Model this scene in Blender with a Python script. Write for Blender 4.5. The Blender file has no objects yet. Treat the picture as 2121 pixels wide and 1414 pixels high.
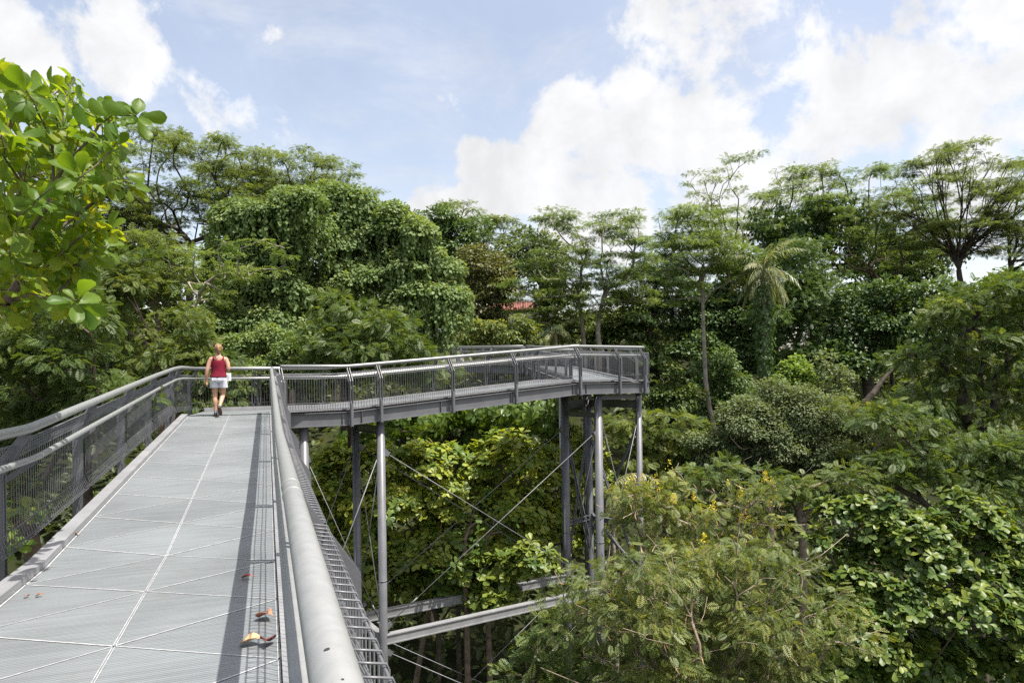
import bpy, math
import numpy as np
from mathutils import Vector, Matrix

rng = np.random.default_rng(11)
scene = bpy.context.scene
COL = scene.collection

# ------------------------------------------------------------------ camera
F, CX, HY, ROLL, EYE = 1414.0, 1060.5, 786.0, 0.014, 14.0
CR, SR = math.cos(ROLL), math.sin(ROLL)

def P(px, py, Z):
    x, y = (px - CX) / F, (HY - py) / F
    return np.array([(x * CR + y * SR) * Z, Z, EYE + (-x * SR + y * CR) * Z])

cam_d = bpy.data.cameras.new('camera')
cam = bpy.data.objects.new('camera', cam_d)
COL.objects.link(cam)
cam_d.sensor_width = 36.0
cam_d.lens = 24.0
cam_d.shift_y = (HY - 707.0) / 2121.0
cam_d.clip_start = 0.05
cam_d.clip_end = 6000.0
cam.matrix_world = Matrix(((CR, SR, 0, 0), (0, 0, -1, 0), (-SR, CR, 0, EYE), (0, 0, 0, 1)))
scene.camera = cam

# ------------------------------------------------------------------ materials
MATS = {}

def new_mat(name):
    m = bpy.data.materials.new(name)
    m.use_nodes = True
    nt = m.node_tree
    b = nt.nodes['Principled BSDF']
    MATS[name] = m
    return m, nt, b

def noise_mat(name, c1, c2, scale=6.0, rough=0.6, metal=0.0, bump=0.0, spec=0.5, detail=4.0, bscale=None, contrast=(0.35, 0.65)):
    m, nt, b = new_mat(name)
    tc = nt.nodes.new('ShaderNodeTexCoord')
    n = nt.nodes.new('ShaderNodeTexNoise')
    n.inputs['Scale'].default_value = scale
    n.inputs['Detail'].default_value = detail
    nt.links.new(tc.outputs['Object'], n.inputs['Vector'])
    r = nt.nodes.new('ShaderNodeValToRGB')
    r.color_ramp.elements[0].position, r.color_ramp.elements[1].position = contrast
    r.color_ramp.elements[0].color = (*c1, 1)
    r.color_ramp.elements[1].color = (*c2, 1)
    nt.links.new(n.outputs['Fac'], r.inputs['Fac'])
    nt.links.new(r.outputs['Color'], b.inputs['Base Color'])
    b.inputs['Roughness'].default_value = rough
    b.inputs['Metallic'].default_value = metal
    b.inputs['Specular IOR Level'].default_value = spec
    if bump:
        n2 = nt.nodes.new('ShaderNodeTexNoise')
        n2.inputs['Scale'].default_value = bscale or scale * 4
        n2.inputs['Detail'].default_value = 3
        nt.links.new(tc.outputs['Object'], n2.inputs['Vector'])
        bp = nt.nodes.new('ShaderNodeBump')
        bp.inputs['Strength'].default_value = bump
        bp.inputs['Distance'].default_value = 0.02
        nt.links.new(n2.outputs['Fac'], bp.inputs['Height'])
        nt.links.new(bp.outputs['Normal'], b.inputs['Normal'])
    return m

def leaf_mat(name, cols, rough=0.45, trans=0.32, spec=0.4, tcol=None):
    """leaf colour varies leaf by leaf through the 'tint' attribute"""
    m, nt, b = new_mat(name)
    a = nt.nodes.new('ShaderNodeAttribute')
    a.attribute_name = 'tint'
    r = nt.nodes.new('ShaderNodeValToRGB')
    el = r.color_ramp.elements
    while len(el) < len(cols):
        el.new(0.5)
    for i, c in enumerate(cols):
        el[i].position = i / (len(cols) - 1)
        el[i].color = (*c, 1)
    nt.links.new(a.outputs['Fac'], r.inputs['Fac'])
    nt.links.new(r.outputs['Color'], b.inputs['Base Color'])
    b.inputs['Roughness'].default_value = rough
    b.inputs['Specular IOR Level'].default_value = spec
    t = nt.nodes.new('ShaderNodeBsdfTranslucent')
    hs = nt.nodes.new('ShaderNodeMix')
    hs.data_type = 'RGBA'
    hs.blend_type = 'MULTIPLY'
    hs.inputs[0].default_value = 1.0
    nt.links.new(r.outputs['Color'], hs.inputs[6])
    hs.inputs[7].default_value = (*(tcol or (1.7, 1.6, 0.55)), 1)
    nt.links.new(hs.outputs[2], t.inputs['Color'])
    mx = nt.nodes.new('ShaderNodeMixShader')
    mx.inputs[0].default_value = trans
    nt.links.new(b.outputs[0], mx.inputs[1])
    nt.links.new(t.outputs[0], mx.inputs[2])
    nt.links.new(mx.outputs[0], nt.nodes['Material Output'].inputs['Surface'])
    return m

PAINT = noise_mat('grey_paint', (0.118, 0.122, 0.132), (0.146, 0.150, 0.160), 3.0, 0.42, 0.0, 0.05, bscale=60)
PAINT_L = noise_mat('light_grey_paint', (0.215, 0.22, 0.225), (0.275, 0.28, 0.285), 2.5, 0.42, 0.0, 0.05, bscale=60)
GALV = noise_mat('galvanised_tube', (0.255, 0.265, 0.258), (0.290, 0.300, 0.293), 22.0, 0.42, 0.25)
WIRE = noise_mat('wire', (0.135, 0.14, 0.15), (0.175, 0.18, 0.19), 3.0, 0.4, 0.2)
ROD = noise_mat('steel_rod', (0.15, 0.155, 0.165), (0.21, 0.215, 0.225), 4.0, 0.45, 0.1)
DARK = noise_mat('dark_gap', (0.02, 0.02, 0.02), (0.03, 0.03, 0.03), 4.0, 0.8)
SEAM = noise_mat('bright_seam', (0.40, 0.41, 0.41), (0.62, 0.63, 0.63), 20.0, 0.4, 0.2)
BARK_D = noise_mat('dark_bark', (0.035, 0.028, 0.022), (0.085, 0.07, 0.055), 5.0, 0.85, 0.0, 0.5, spec=0.2)
BARK_P = noise_mat('pale_bark', (0.20, 0.175, 0.14), (0.34, 0.30, 0.245), 3.0, 0.8, 0.0, 0.3, spec=0.2)
BARK_M = noise_mat('brown_bark', (0.10, 0.075, 0.055), (0.19, 0.15, 0.115), 4.0, 0.85, 0.0, 0.4, spec=0.2)
BARK_T = noise_mat('twig_bark', (0.20, 0.155, 0.12), (0.36, 0.29, 0.23), 9.0, 0.8, 0.0, 0.2, spec=0.2)
SOIL = noise_mat('forest_floor', (0.014, 0.020, 0.008), (0.038, 0.042, 0.017), 0.7, 0.95, 0.0, 0.5, spec=0.1, detail=8)

L_ALB = leaf_mat('albizia_leaf', [(0.1214, 0.1705, 0.051), (0.1701, 0.2301, 0.0668), (0.2381, 0.2941, 0.0863)], 0.55, 0.42, tcol=(1.25, 1.2, .6))
L_ALB2 = leaf_mat('fresh_albizia_leaf', [(0.1132, 0.1757, 0.0492), (0.1742, 0.2483, 0.0668), (0.2504, 0.3152, 0.0878)], 0.55, 0.42, tcol=(1.25, 1.2, .6))
L_VINE = leaf_mat('vine_leaf', [(0.105, 0.16, 0.058), (0.165, 0.235, 0.088), (0.25, 0.32, 0.14)], 0.6, 0.32, 0.2)
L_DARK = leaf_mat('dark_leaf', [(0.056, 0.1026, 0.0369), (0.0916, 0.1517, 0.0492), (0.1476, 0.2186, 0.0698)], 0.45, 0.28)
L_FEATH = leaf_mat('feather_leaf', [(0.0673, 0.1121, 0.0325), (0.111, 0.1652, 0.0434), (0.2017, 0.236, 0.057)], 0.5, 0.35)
L_FEATHY = leaf_mat('yellow_feather_leaf', [(0.082, 0.122, 0.038), (0.135, 0.18, 0.054), (0.255, 0.27, 0.07)], 0.5, 0.38)
L_GLOSS = leaf_mat('glossy_leaf', [(0.042, 0.085, 0.02), (0.082, 0.14, 0.026), (0.19, 0.235, 0.036)], 0.42, 0.28, 0.35)
L_GLOSSY = leaf_mat('glossy_yellow_leaf', [(0.0732, 0.1274, 0.0307), (0.1416, 0.2183, 0.0425), (0.3186, 0.354, 0.0472)], 0.40, 0.32, 0.38)
L_ALMOND = leaf_mat('almond_leaf', [(0.075, 0.155, 0.021), (0.128, 0.215, 0.027), (0.25, 0.29, 0.032)], 0.42, 0.52, 0.3, tcol=(2.7, 2.1, 0.40))
L_GREY = leaf_mat('grey_green_leaf', [(0.105, 0.145, 0.070), (0.155, 0.200, 0.096), (0.21, 0.255, 0.13)], 0.6, 0.3, 0.2)
L_OLIVE = leaf_mat('olive_leaf', [(0.09, 0.105, 0.042), (0.14, 0.15, 0.058), (0.2, 0.2, 0.085)], 0.5, 0.3)
L_LIME = leaf_mat('lime_leaf', [(0.125, 0.205, 0.045), (0.175, 0.265, 0.058), (0.26, 0.33, 0.075)], 0.5, 0.35)
L_PALM = leaf_mat('palm_leaf', [(0.12, 0.165, 0.06), (0.21, 0.245, 0.11), (0.4, 0.38, 0.24)], 0.4, 0.3, 0.5)
L_FLOWER = leaf_mat('yellow_petal', [(0.62, 0.5, 0.015), (0.72, 0.6, 0.02), (0.82, 0.72, 0.05)], 0.5, 0.3, tcol=(1.1, 1.0, 0.5))
L_POD = leaf_mat('dry_pod', [(0.204, 0.12, 0.072), (0.312, 0.192, 0.12), (0.432, 0.288, 0.18)], 0.6, 0.1, tcol=(1, 1, 1))
L_UNDER = leaf_mat('undergrowth_leaf', [(0.0458, 0.0681, 0.0227), (0.0846, 0.116, 0.0342), (0.1499, 0.1702, 0.0485)], 0.5, 0.3)

# ------------------------------------------------------------------ mesh helpers
def tag(o, label=None, cat=None, group=None, kind=None):
    for k, v in (('label', label), ('category', cat), ('group', group), ('kind', kind)):
        if v:
            o[k] = v
    return o

def empty(name, loc=(0, 0, 0), rz=0.0):
    o = bpy.data.objects.new(name, None)
    o.empty_display_size = 0.2
    o.location = loc
    o.rotation_euler = (0, 0, rz)
    COL.objects.link(o)
    return o

def adopt(o, parent):
    """parent o while its data stays in world coordinates"""
    o.parent = parent
    R = Matrix.Rotation(parent.rotation_euler[2], 4, 'Z')
    o.matrix_parent_inverse = (Matrix.Translation(parent.location) @ R).inverted()

def link(name, me, mat, parent=None, smooth=False):
    mats = mat if isinstance(mat, (list, tuple)) else [mat]
    for m in mats:
        me.materials.append(m)
    o = bpy.data.objects.new(name, me)
    COL.objects.link(o)
    if smooth:
        me.polygons.foreach_set('use_smooth', [True] * len(me.polygons))
    if parent is not None:
        adopt(o, parent)
    return o

def mesh_quads(name, V, Q, tint=None):
    V = np.ascontiguousarray(V, dtype=np.float32)
    Q = np.ascontiguousarray(Q, dtype=np.int32)
    me = bpy.data.meshes.new(name)
    me.vertices.add(len(V))
    me.vertices.foreach_set('co', V.ravel())
    me.loops.add(Q.size)
    me.loops.foreach_set('vertex_index', Q.ravel())
    me.polygons.add(len(Q))
    me.polygons.foreach_set('loop_start', np.arange(0, Q.size, Q.shape[1], dtype=np.int32))
    me.polygons.foreach_set('loop_total', np.full(len(Q), Q.shape[1], dtype=np.int32))
    if tint is not None:
        at = me.attributes.new('tint', 'FLOAT', 'POINT')
        at.data.foreach_set('value', np.ascontiguousarray(tint, dtype=np.float32))
    me.update(calc_edges=True)
    return me

class MB:
    """collects shapes into ONE mesh"""
    def __init__(s):
        s.v, s.f, s.m, s.sm = [], [], [], []
        s.mi = 0
    def add(s, V, Fc, smooth=False):
        b = len(s.v)
        s.v += [tuple(map(float, p)) for p in V]
        for f in Fc:
            s.f.append([int(i) + b for i in f])
            s.m.append(s.mi)
            s.sm.append(smooth)
    def prism(s, poly, axis):
        """poly: list of 3-D points of a flat outline; extruded by vector axis"""
        n = len(poly)
        poly = [np.asarray(p, float) for p in poly]
        ax = np.asarray(axis, float)
        nor = sum((np.cross(poly[i] - poly[0], poly[(i + 1) % n] - poly[0]) for i in range(1, n - 1)), np.zeros(3))
        if np.dot(nor, ax) > 0:
            poly = poly[::-1]
        V = poly + [p + ax for p in poly]
        Fc = [list(range(n)), [n + i for i in range(n)][::-1]]
        for i in range(n):
            j = (i + 1) % n
            Fc.append([j, i, n + i, n + j])
        s.add(V, Fc)
    def box(s, o, a, b, c):
        o, a, b, c = (np.asarray(t, float) for t in (o, a, b, c))
        s.prism([o, o + a, o + a + b, o + b], c)
    def beam(s, p0, p1, w, h, up=(0, 0, 1)):
        p0, p1 = np.asarray(p0, float), np.asarray(p1, float)
        d = p1 - p0
        d /= np.linalg.norm(d)
        u = np.asarray(up, float)
        sd = np.cross(d, u)
        sd /= np.linalg.norm(sd)
        u = np.cross(sd, d)
        s.prism([p0 - sd * w / 2 - u * h / 2, p0 + sd * w / 2 - u * h / 2, p0 + sd * w / 2 + u * h / 2, p0 - sd * w / 2 + u * h / 2], p1 - p0)
    def ibeam(s, p0, p1, w, h, tf=0.018, tw=0.014, up=(0, 0, 1)):
        p0, p1 = np.asarray(p0, float), np.asarray(p1, float)
        d = p1 - p0
        d /= np.linalg.norm(d)
        u = np.asarray(up, float)
        sd = np.cross(d, u)
        sd /= np.linalg.norm(sd)
        u = np.cross(sd, d)
        pr = [(-w/2, -h/2), (w/2, -h/2), (w/2, -h/2+tf), (tw/2, -h/2+tf), (tw/2, h/2-tf), (w/2, h/2-tf), (w/2, h/2), (-w/2, h/2), (-w/2, h/2-tf), (-tw/2, h/2-tf), (-tw/2, -h/2+tf), (-w/2, -h/2+tf)]
        s.prism([p0 + sd * a + u * b for a, b in pr], p1 - p0)
    def tube(s, pts, rad, n=8, caps=True):
        V, Q = tube_np(pts, rad, n)
        s.add(V, Q, True)
        if caps:
            b = len(s.v) - len(V)
            s.f.append([b + i for i in range(n)][::-1]); s.m.append(s.mi); s.sm.append(False)
            e = len(s.v) - n
            s.f.append([e + i for i in range(n)]); s.m.append(s.mi); s.sm.append(False)
    def rings(s, R, caps=True, smooth=True):
        """loft between rings of equal length"""
        n = len(R[0])
        V = [p for r in R for p in r]
        Fc = []
        for k in range(len(R) - 1):
            for i in range(n):
                j = (i + 1) % n
                Fc.append([k*n+i, k*n+j, (k+1)*n+j, (k+1)*n+i])
        if caps:
            Fc.append([i for i in range(n)][::-1])
            Fc.append([(len(R)-1)*n+i for i in range(n)])
        s.add(V, Fc, smooth)
    def build(s, name, mat, parent=None):
        me = bpy.data.meshes.new(name)
        me.from_pydata(s.v, [], s.f)
        me.update()
        o = link(name, me, mat, parent)
        me.polygons.foreach_set('material_index', s.m)
        me.polygons.foreach_set('use_smooth', s.sm)
        return o

def tube_np(pts, rad, n=6):
    pts = np.asarray(pts, float)
    k = len(pts)
    rad = np.broadcast_to(np.asarray(rad, float), (k,))
    t = np.gradient(pts, axis=0)
    t /= np.linalg.norm(t, axis=1)[:, None] + 1e-9
    a = np.array([0, 0, 1.0]) if abs(t[0, 2]) < 0.9 else np.array([1.0, 0, 0])
    out = np.zeros((k, n, 3))
    ang = np.arange(n) * 2 * math.pi / n
    for i in range(k):
        u = a - t[i] * np.dot(a, t[i])
        u /= np.linalg.norm(u) + 1e-9
        w = np.cross(t[i], u)
        a = u
        out[i] = pts[i] + rad[i] * (np.cos(ang)[:, None] * u + np.sin(ang)[:, None] * w)
    i, j = np.meshgrid(np.arange(k - 1), np.arange(n), indexing='ij')
    jn = (j + 1) % n
    Q = np.stack([i*n+j, i*n+jn, (i+1)*n+jn, (i+1)*n+j], -1).reshape(-1, 4)
    return out.reshape(-1, 3), Q

def sstep(a, b, x):
    t = np.clip((np.asarray(x, float) - a) / (b - a), 0, 1)
    return t * t * (3 - 2 * t)

# ------------------------------------------------------------------ leaf templates (x side, y along, z up from the blade)
def T_dia(w=0.3, fold=0.08, droop=0.1):
    return np.array([(0, 0, 0), (w, .45, fold), (0, 1, -droop), (-w, .45, fold)], float), np.array([(0, 1, 2, 3)])

def T_leaf(w=0.26, fold=0.07, droop=0.14):
    V = [(0, 0, 0), (w*.85, .32, fold), (w, .66, fold*.6-droop*.3), (0, 1, -droop), (-w*.85, .32, fold), (-w, .66, fold*.6-droop*.3)]
    return np.array(V, float), np.array([(0, 1, 2, 3), (0, 3, 5, 4)])

def T_obovate(w=0.30, curl=0.22, fold=0.06):
    ys = [0, .12, .34, .58, .80, .94, 1.0]
    ws = [.02, .08, .50, .88, 1.0, .66, .10]
    V, Q = [], []
    for y, q in zip(ys, ws):
        z = -curl * y * y
        for sx in (-1, -.5, 0, .5, 1):
            V.append((sx*q*w, y - 0.02*abs(sx), z + fold*abs(sx)*q + 0.022*math.sin(8*y+2.6*sx)*abs(sx)))
    for i in range(len(ys)-1):
        for j in range(4):
            a = i*5+j
            Q.append((a, a+1, a+6, a+5))
    return np.array(V, float), np.array(Q)

def T_ob_low(w=0.3, curl=0.2, fold=0.07):
    V, Q = [], []
    for y, q in ((0, .04), (.4, .62), (.78, 1.0), (1.0, .3)):
        for sx in (-1, 0, 1):
            V.append((sx*q*w, y, -curl*y*y + fold*abs(sx)*q))
    for i in range(3):
        for j in range(2):
            a = i*3+j
            Q.append((a, a+1, a+4, a+3))
    return np.array(V, float), np.array(Q)

def T_pinnate(pairs=6, ln=0.34, w=0.055, droop=0.25, rise=0.05):
    V, Q = [], []
    for k in range(pairs):
        y = 0.18 + 0.8 * k / (pairs - 1)
        l = ln * math.sin(math.pi * (0.25 + 0.62 * k / (pairs - 1)))
        for sx in (-1, 1):
            b = len(V)
            z0 = -droop * y * y
            ca, sa = 0.86, 0.5
            for (q, o) in ((0, 0), (.5, w), (1, 0), (.5, -w)):
                V.append((sx*(q*l*ca - o*sa), y + q*l*sa + o*ca, z0 + rise*q - 0.22*l*q*q))
            Q.append((b, b+1, b+2, b+3))
    b = len(V)
    V += [(-.008, 0, 0), (.008, 0, 0), (.006, 1, -droop), (-.006, 1, -droop)]
    Q.append((b, b+1, b+2, b+3))
    return np.array(V, float), np.array(Q)

def norm(a):
    return a / (np.linalg.norm(a, axis=-1, keepdims=True) + 1e-9)

def leaves(c, d, nrm, size, tmpl, tint):
    """N copies of a template: base point c, direction d, blade normal nrm"""
    tv, tq = tmpl
    d = norm(d)
    sd = norm(np.cross(d, nrm))
    up = np.cross(sd, d)
    size = np.broadcast_to(size, (len(c),))
    V = c[:, None, :] + size[:, None, None] * (tv[None, :, 0:1]*sd[:, None, :] + tv[None, :, 1:2]*d[:, None, :] + tv[None, :, 2:3]*up[:, None, :])
    K = len(tv)
    Q = (tq[None] + (np.arange(len(c)) * K)[:, None, None]).reshape(-1, tq.shape[1])
    return V.reshape(-1, 3), Q, np.repeat(np.clip(tint, 0, 1), K)

def merge(parts):
    V, Q, T, b = [], [], [], 0
    for v, q, t in parts:
        V.append(v); Q.append(q + b); T.append(t); b += len(v)
    return np.concatenate(V), np.concatenate(Q), np.concatenate(T)

def rdir(n, zmin=-1.0):
    z = rng.uniform(zmin, 1, n)
    a = rng.uniform(0, 2*math.pi, n)
    r = np.sqrt(1 - z*z)
    return np.stack([r*np.cos(a), r*np.sin(a), z], -1)

NLEAF = [0]

# ------------------------------------------------------------------ limbs
def skeleton(base, fork, targets, r0, rtip=0.02, bend=0.35, wob=0.05, path_w=0.45, extra=None):
    """trunk from base to fork, then every target joins the nearest cheap point of the growing skeleton"""
    base, fork = np.asarray(base, float), np.asarray(fork, float)
    L = np.linalg.norm(fork - base)
    nt = max(4, int(L / 1.2))
    mid = [np.asarray(e, float) for e in (extra or [])]
    ctrl = [base] + mid + [fork]
    seg = np.linspace(0, len(ctrl) - 1, nt + 1)
    pos = []
    for q in seg:
        i = min(int(q), len(ctrl) - 2)
        f = q - i
        p = ctrl[i] * (1 - f) + ctrl[i+1] * f
        if 0 < q < len(ctrl) - 1:
            p = p + rng.normal(0, wob * 0.22, 3) * np.array([1, 1, 0]) * min(L*0.1, 1.2)
        pos.append(p)
    par = [-1] + list(range(nt))
    plen = [0.0]
    for i in range(1, nt + 1):
        plen.append(plen[-1] + np.linalg.norm(pos[i] - pos[i-1]))
    can = [i >= nt - 1 for i in range(nt + 1)]
    chains = [list(range(nt + 1))]
    T = np.asarray(targets, float)
    T = T[np.argsort(np.linalg.norm(T - fork, axis=1))]
    for t in T:
        idx = [i for i in range(len(pos)) if can[i]]
        A = np.array([pos[i] for i in idx])
        dv = t - A
        dist = np.linalg.norm(dv, axis=1)
        cost = dist + path_w * (np.array([plen[i] for i in idx]) - plen[nt]) + 0.8 * np.maximum(0, -dv[:, 2])
        q = idx[int(np.argmin(cost))]
        p0 = pos[q]
        D = np.linalg.norm(t - p0)
        pd = pos[q] - pos[par[q]] if par[q] >= 0 else np.array([0, 0, 1.0])
        pd = pd / (np.linalg.norm(pd) + 1e-9)
        c1 = p0 + pd * D * bend + np.array([0, 0, 0.06 * D])
        m = max(2, min(7, int(D / 0.7)))
        ch = [q]
        for k in range(1, m + 1):
            f = k / m
            p = (1-f)**2 * p0 + 2*f*(1-f) * c1 + f*f * t
            if k < m:
                p = p + rng.normal(0, wob, 3) * min(1.0, D * 0.25)
            pos.append(p); par.append(ch[-1]); can.append(True)
            plen.append(plen[ch[-1]] + np.linalg.norm(p - pos[ch[-1]]))
            ch.append(len(pos) - 1)
        chains.append(ch)
    n = len(pos)
    e = 2.4
    acc = np.zeros(n)
    kids = np.zeros(n, int)
    for i in range(1, n):
        kids[par[i]] += 1
    acc[kids == 0] = 1.0
    for i in range(n - 1, 0, -1):
        acc[par[i]] += acc[i]
    R = acc ** (1 / e)
    R = rtip + (R - 1) / max(R[0] - 1, 1e-6) * (r0 - rtip)
    for i in range(nt + 1):
        R[i] = r0 * (1.15 - 0.55 * i / nt) if i < nt else R[i]
    parts = []
    for ci, ch in enumerate(chains):
        pts = np.array([pos[i] for i in ch])
        rr = np.array([R[i] for i in ch])
        if ci:
            rr[0] = min(rr[0], rr[1] * 1.25)
        V, Q = tube_np(pts, rr, 9 if ci == 0 else 5)
        parts.append((V, Q, np.zeros(len(V))))
    return merge(parts), np.array(pos)

def tree_thing(name, label, base, limbs, crown, bark, leafm, cat='tree', group=None, extras=()):
    root = empty(name, tuple(base))
    tag(root, label, cat, group)
    if limbs is not None:
        link('trunk', mesh_quads('trunk', limbs[0], limbs[1]), bark, root, True)
    V, Q, T = crown
    NLEAF[0] += len(Q)
    cr = link('crown', mesh_quads('crown', V, Q, T), leafm, root)
    for nm, (V, Q, T), m in extras:
        NLEAF[0] += len(Q)
        o = link(nm, mesh_quads(nm, V, Q, T), m, root)
        o['kind'] = 'stuff'
    return root

# ------------------------------------------------------------------ terrain
def ground(x, y):
    x, y = np.asarray(x, float), np.asarray(y, float)
    hill = 18.3 * sstep(18, 66, y) * (1 - 0.42 * sstep(8, 42, x)) * (1 - sstep(90, 190, y))
    left = 6.5 * sstep(9, 34, -x) * sstep(-10, 18, y) * (1 - 0.8 * sstep(24, 60, y)) * (1 - sstep(60, 150, -x))
    w = 0.5 * np.sin(x * 0.21 + 1.3) * np.sin(y * 0.17) + 0.25 * np.sin(x * 0.53) * np.cos(y * 0.47 + 2)
    return hill + left + w * (1 - sstep(150, 300, np.hypot(x, y)))

def make_ground():
    def axis(lim, fine, n1, n2):
        a = np.linspace(0, fine, n1)
        b = fine + (lim - fine) * np.linspace(0, 1, n2 + 1)[1:] ** 2.4
        return np.concatenate([a, b])
    ax = axis(3500, 90, 61, 24)
    xs = np.concatenate([-ax[::-1][:-1], ax])
    ys = np.concatenate([-axis(1500, 40, 21, 14)[::-1][:-1], axis(3800, 120, 81, 24)])
    X, Y = np.meshgrid(xs, ys)
    Zz = ground(X, Y)
    V = np.stack([X, Y, Zz], -1).reshape(-1, 3)
    nx = len(xs)
    i, j = np.meshgrid(np.arange(len(ys) - 1), np.arange(nx - 1), indexing='ij')
    Q = np.stack([i*nx+j, i*nx+j+1, (i+1)*nx+j+1, (i+1)*nx+j], -1).reshape(-1, 4)
    o = link('ground', mesh_quads('ground', V, Q), SOIL, None, True)
    tag(o, 'dark forest floor of the valley and hillside under the trees', None, None, 'structure')

make_ground()

# ------------------------------------------------------------------ crown samplers
def to_clumps(spec, Z, deep=0.8, zj=0.25):
    """pixel ellipses -> world ellipsoids at distance Z (fifth number: own extra depth)"""
    out = []
    for s in spec:
        px, py, rx, ry = s[:4]
        dz = s[4] if len(s) > 4 else rng.uniform(-zj, zj) * rx / F * Z * 2
        Zc = Z + dz
        a, c = rx / F * Zc, ry / F * Zc
        out.append((P(px, py, Zc), np.array([a, max(a, c) * deep, c])))
    return out

def sub_blobs(clumps, rs, dens=1.0, zmin=-0.75, front=0.7, jit=0.5):
    """smaller lumps riding on the surface of each clump"""
    C, O, R = [], [], []
    for c, r in clumps:
        area = 2 * math.pi * ((r[0]*r[1]) + (r[0]*r[2]) + (r[1]*r[2])) / 1.6
        n = max(5, int(dens * area / (math.pi * rs * rs)))
        d = rdir(n * 3, zmin)
        keep = (d[:, 1] < 0.25) | (rng.random(len(d)) > front)
        d = d[keep][:n]
        k = rng.uniform(0.50, 1.10, len(d))[:, None]
        C.append(c + d * r * k)
        O.append(d)
        R.append(rs * rng.uniform(1 - jit, 1 + jit, len(d)))
    return np.concatenate(C), np.concatenate(O), np.concatenate(R)

def blob_leaves(C, O, R, size, cov=1.0, tmpl=None, flat=0.8, droop=0.2, upright=0.6, rad_dir=0.6, tshift=0.0, larea=0.35, zmin=-0.35, young=0.25):
    nper = np.maximum(4, (cov * 2 * math.pi * R * R / (size * size * larea)).astype(int))
    idx = np.repeat(np.arange(len(C)), nper)
    n = len(idx)
    d = rdir(n, zmin)
    rr = R[idx][:, None] * (1 - 0.55 * rng.random(n)[:, None] ** 2)
    c = C[idx] + d * rr * np.array([1, 1, flat])
    nrm = norm(d * (1 - upright) + np.array([0, 0, 1]) * upright + rng.normal(0, 0.38, (n, 3)))
    dr = rng.normal(0, 1, (n, 3)) * (1 - rad_dir) + (d * 0.6 + O[idx] * 0.6) * rad_dir * 1.6 + np.array([0, 0, -1]) * droop
    dr = dr - nrm * np.sum(dr * nrm, -1, keepdims=True) * 0.7
    bt = rng.normal(0.42, 0.13, len(C))[idx]
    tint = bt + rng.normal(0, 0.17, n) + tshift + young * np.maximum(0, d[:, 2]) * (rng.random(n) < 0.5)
    sz = size * rng.uniform(0.65, 1.25, n)
    return leaves(c, dr, nrm, sz, tmpl or T_leaf(), tint)

def base_under(clumps, off=(0, 0)):
    c = np.mean([k[0] for k in clumps], axis=0)
    x, y = c[0] + off[0], c[1] + off[1]
    return np.array([x, y, float(ground(x, y)) - 0.3])

def dense_tree(name, label, spec, Z, rs, size, leafm, bark=None, r0=0.25, dens=1.0, cov=1.0, tmpl=None, group=None, cat='tree', off=(0, 0), zj=0.25, extras=None, twig=0.0, nt=26, rtip=0.02, tshift=0.0, bare=0, **kw):
    cl = to_clumps(spec, Z, zj=zj)
    bk = {k: kw.pop(k) for k in ('zmin', 'front', 'jit') if k in kw}
    C, O, R = sub_blobs(cl, rs, dens, **bk)
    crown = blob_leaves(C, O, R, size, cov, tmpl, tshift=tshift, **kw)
    base = base_under(cl, off)
    cs = np.array([k[0] for k in cl])
    low = cs[:, 2].min()
    cen = cs.mean(0)
    fork = np.array([base[0]*0.4 + cen[0]*0.6, base[1]*0.4 + cen[1]*0.6, max(base[2] + 0.5, min(low, cen[2]) - 0.3*(cen[2]-base[2])*0.3)])
    pick = rng.choice(len(C), min(nt, len(C)), replace=False)
    tg = np.concatenate([cs, C[pick]])
    if bare:
        pk = rng.integers(0, len(C), bare)
        tg = np.concatenate([tg, C[pk] + O[pk] * R[pk][:, None] * rng.uniform(1.0, 1.9, bare)[:, None]])
    limbs, _ = skeleton(base, fork, tg, r0, rtip)
    ex = extras(C, O, R) if extras else ()
    return tree_thing(name, label, base, limbs, crown, bark or BARK_D, leafm, cat, group, ex)

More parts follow.
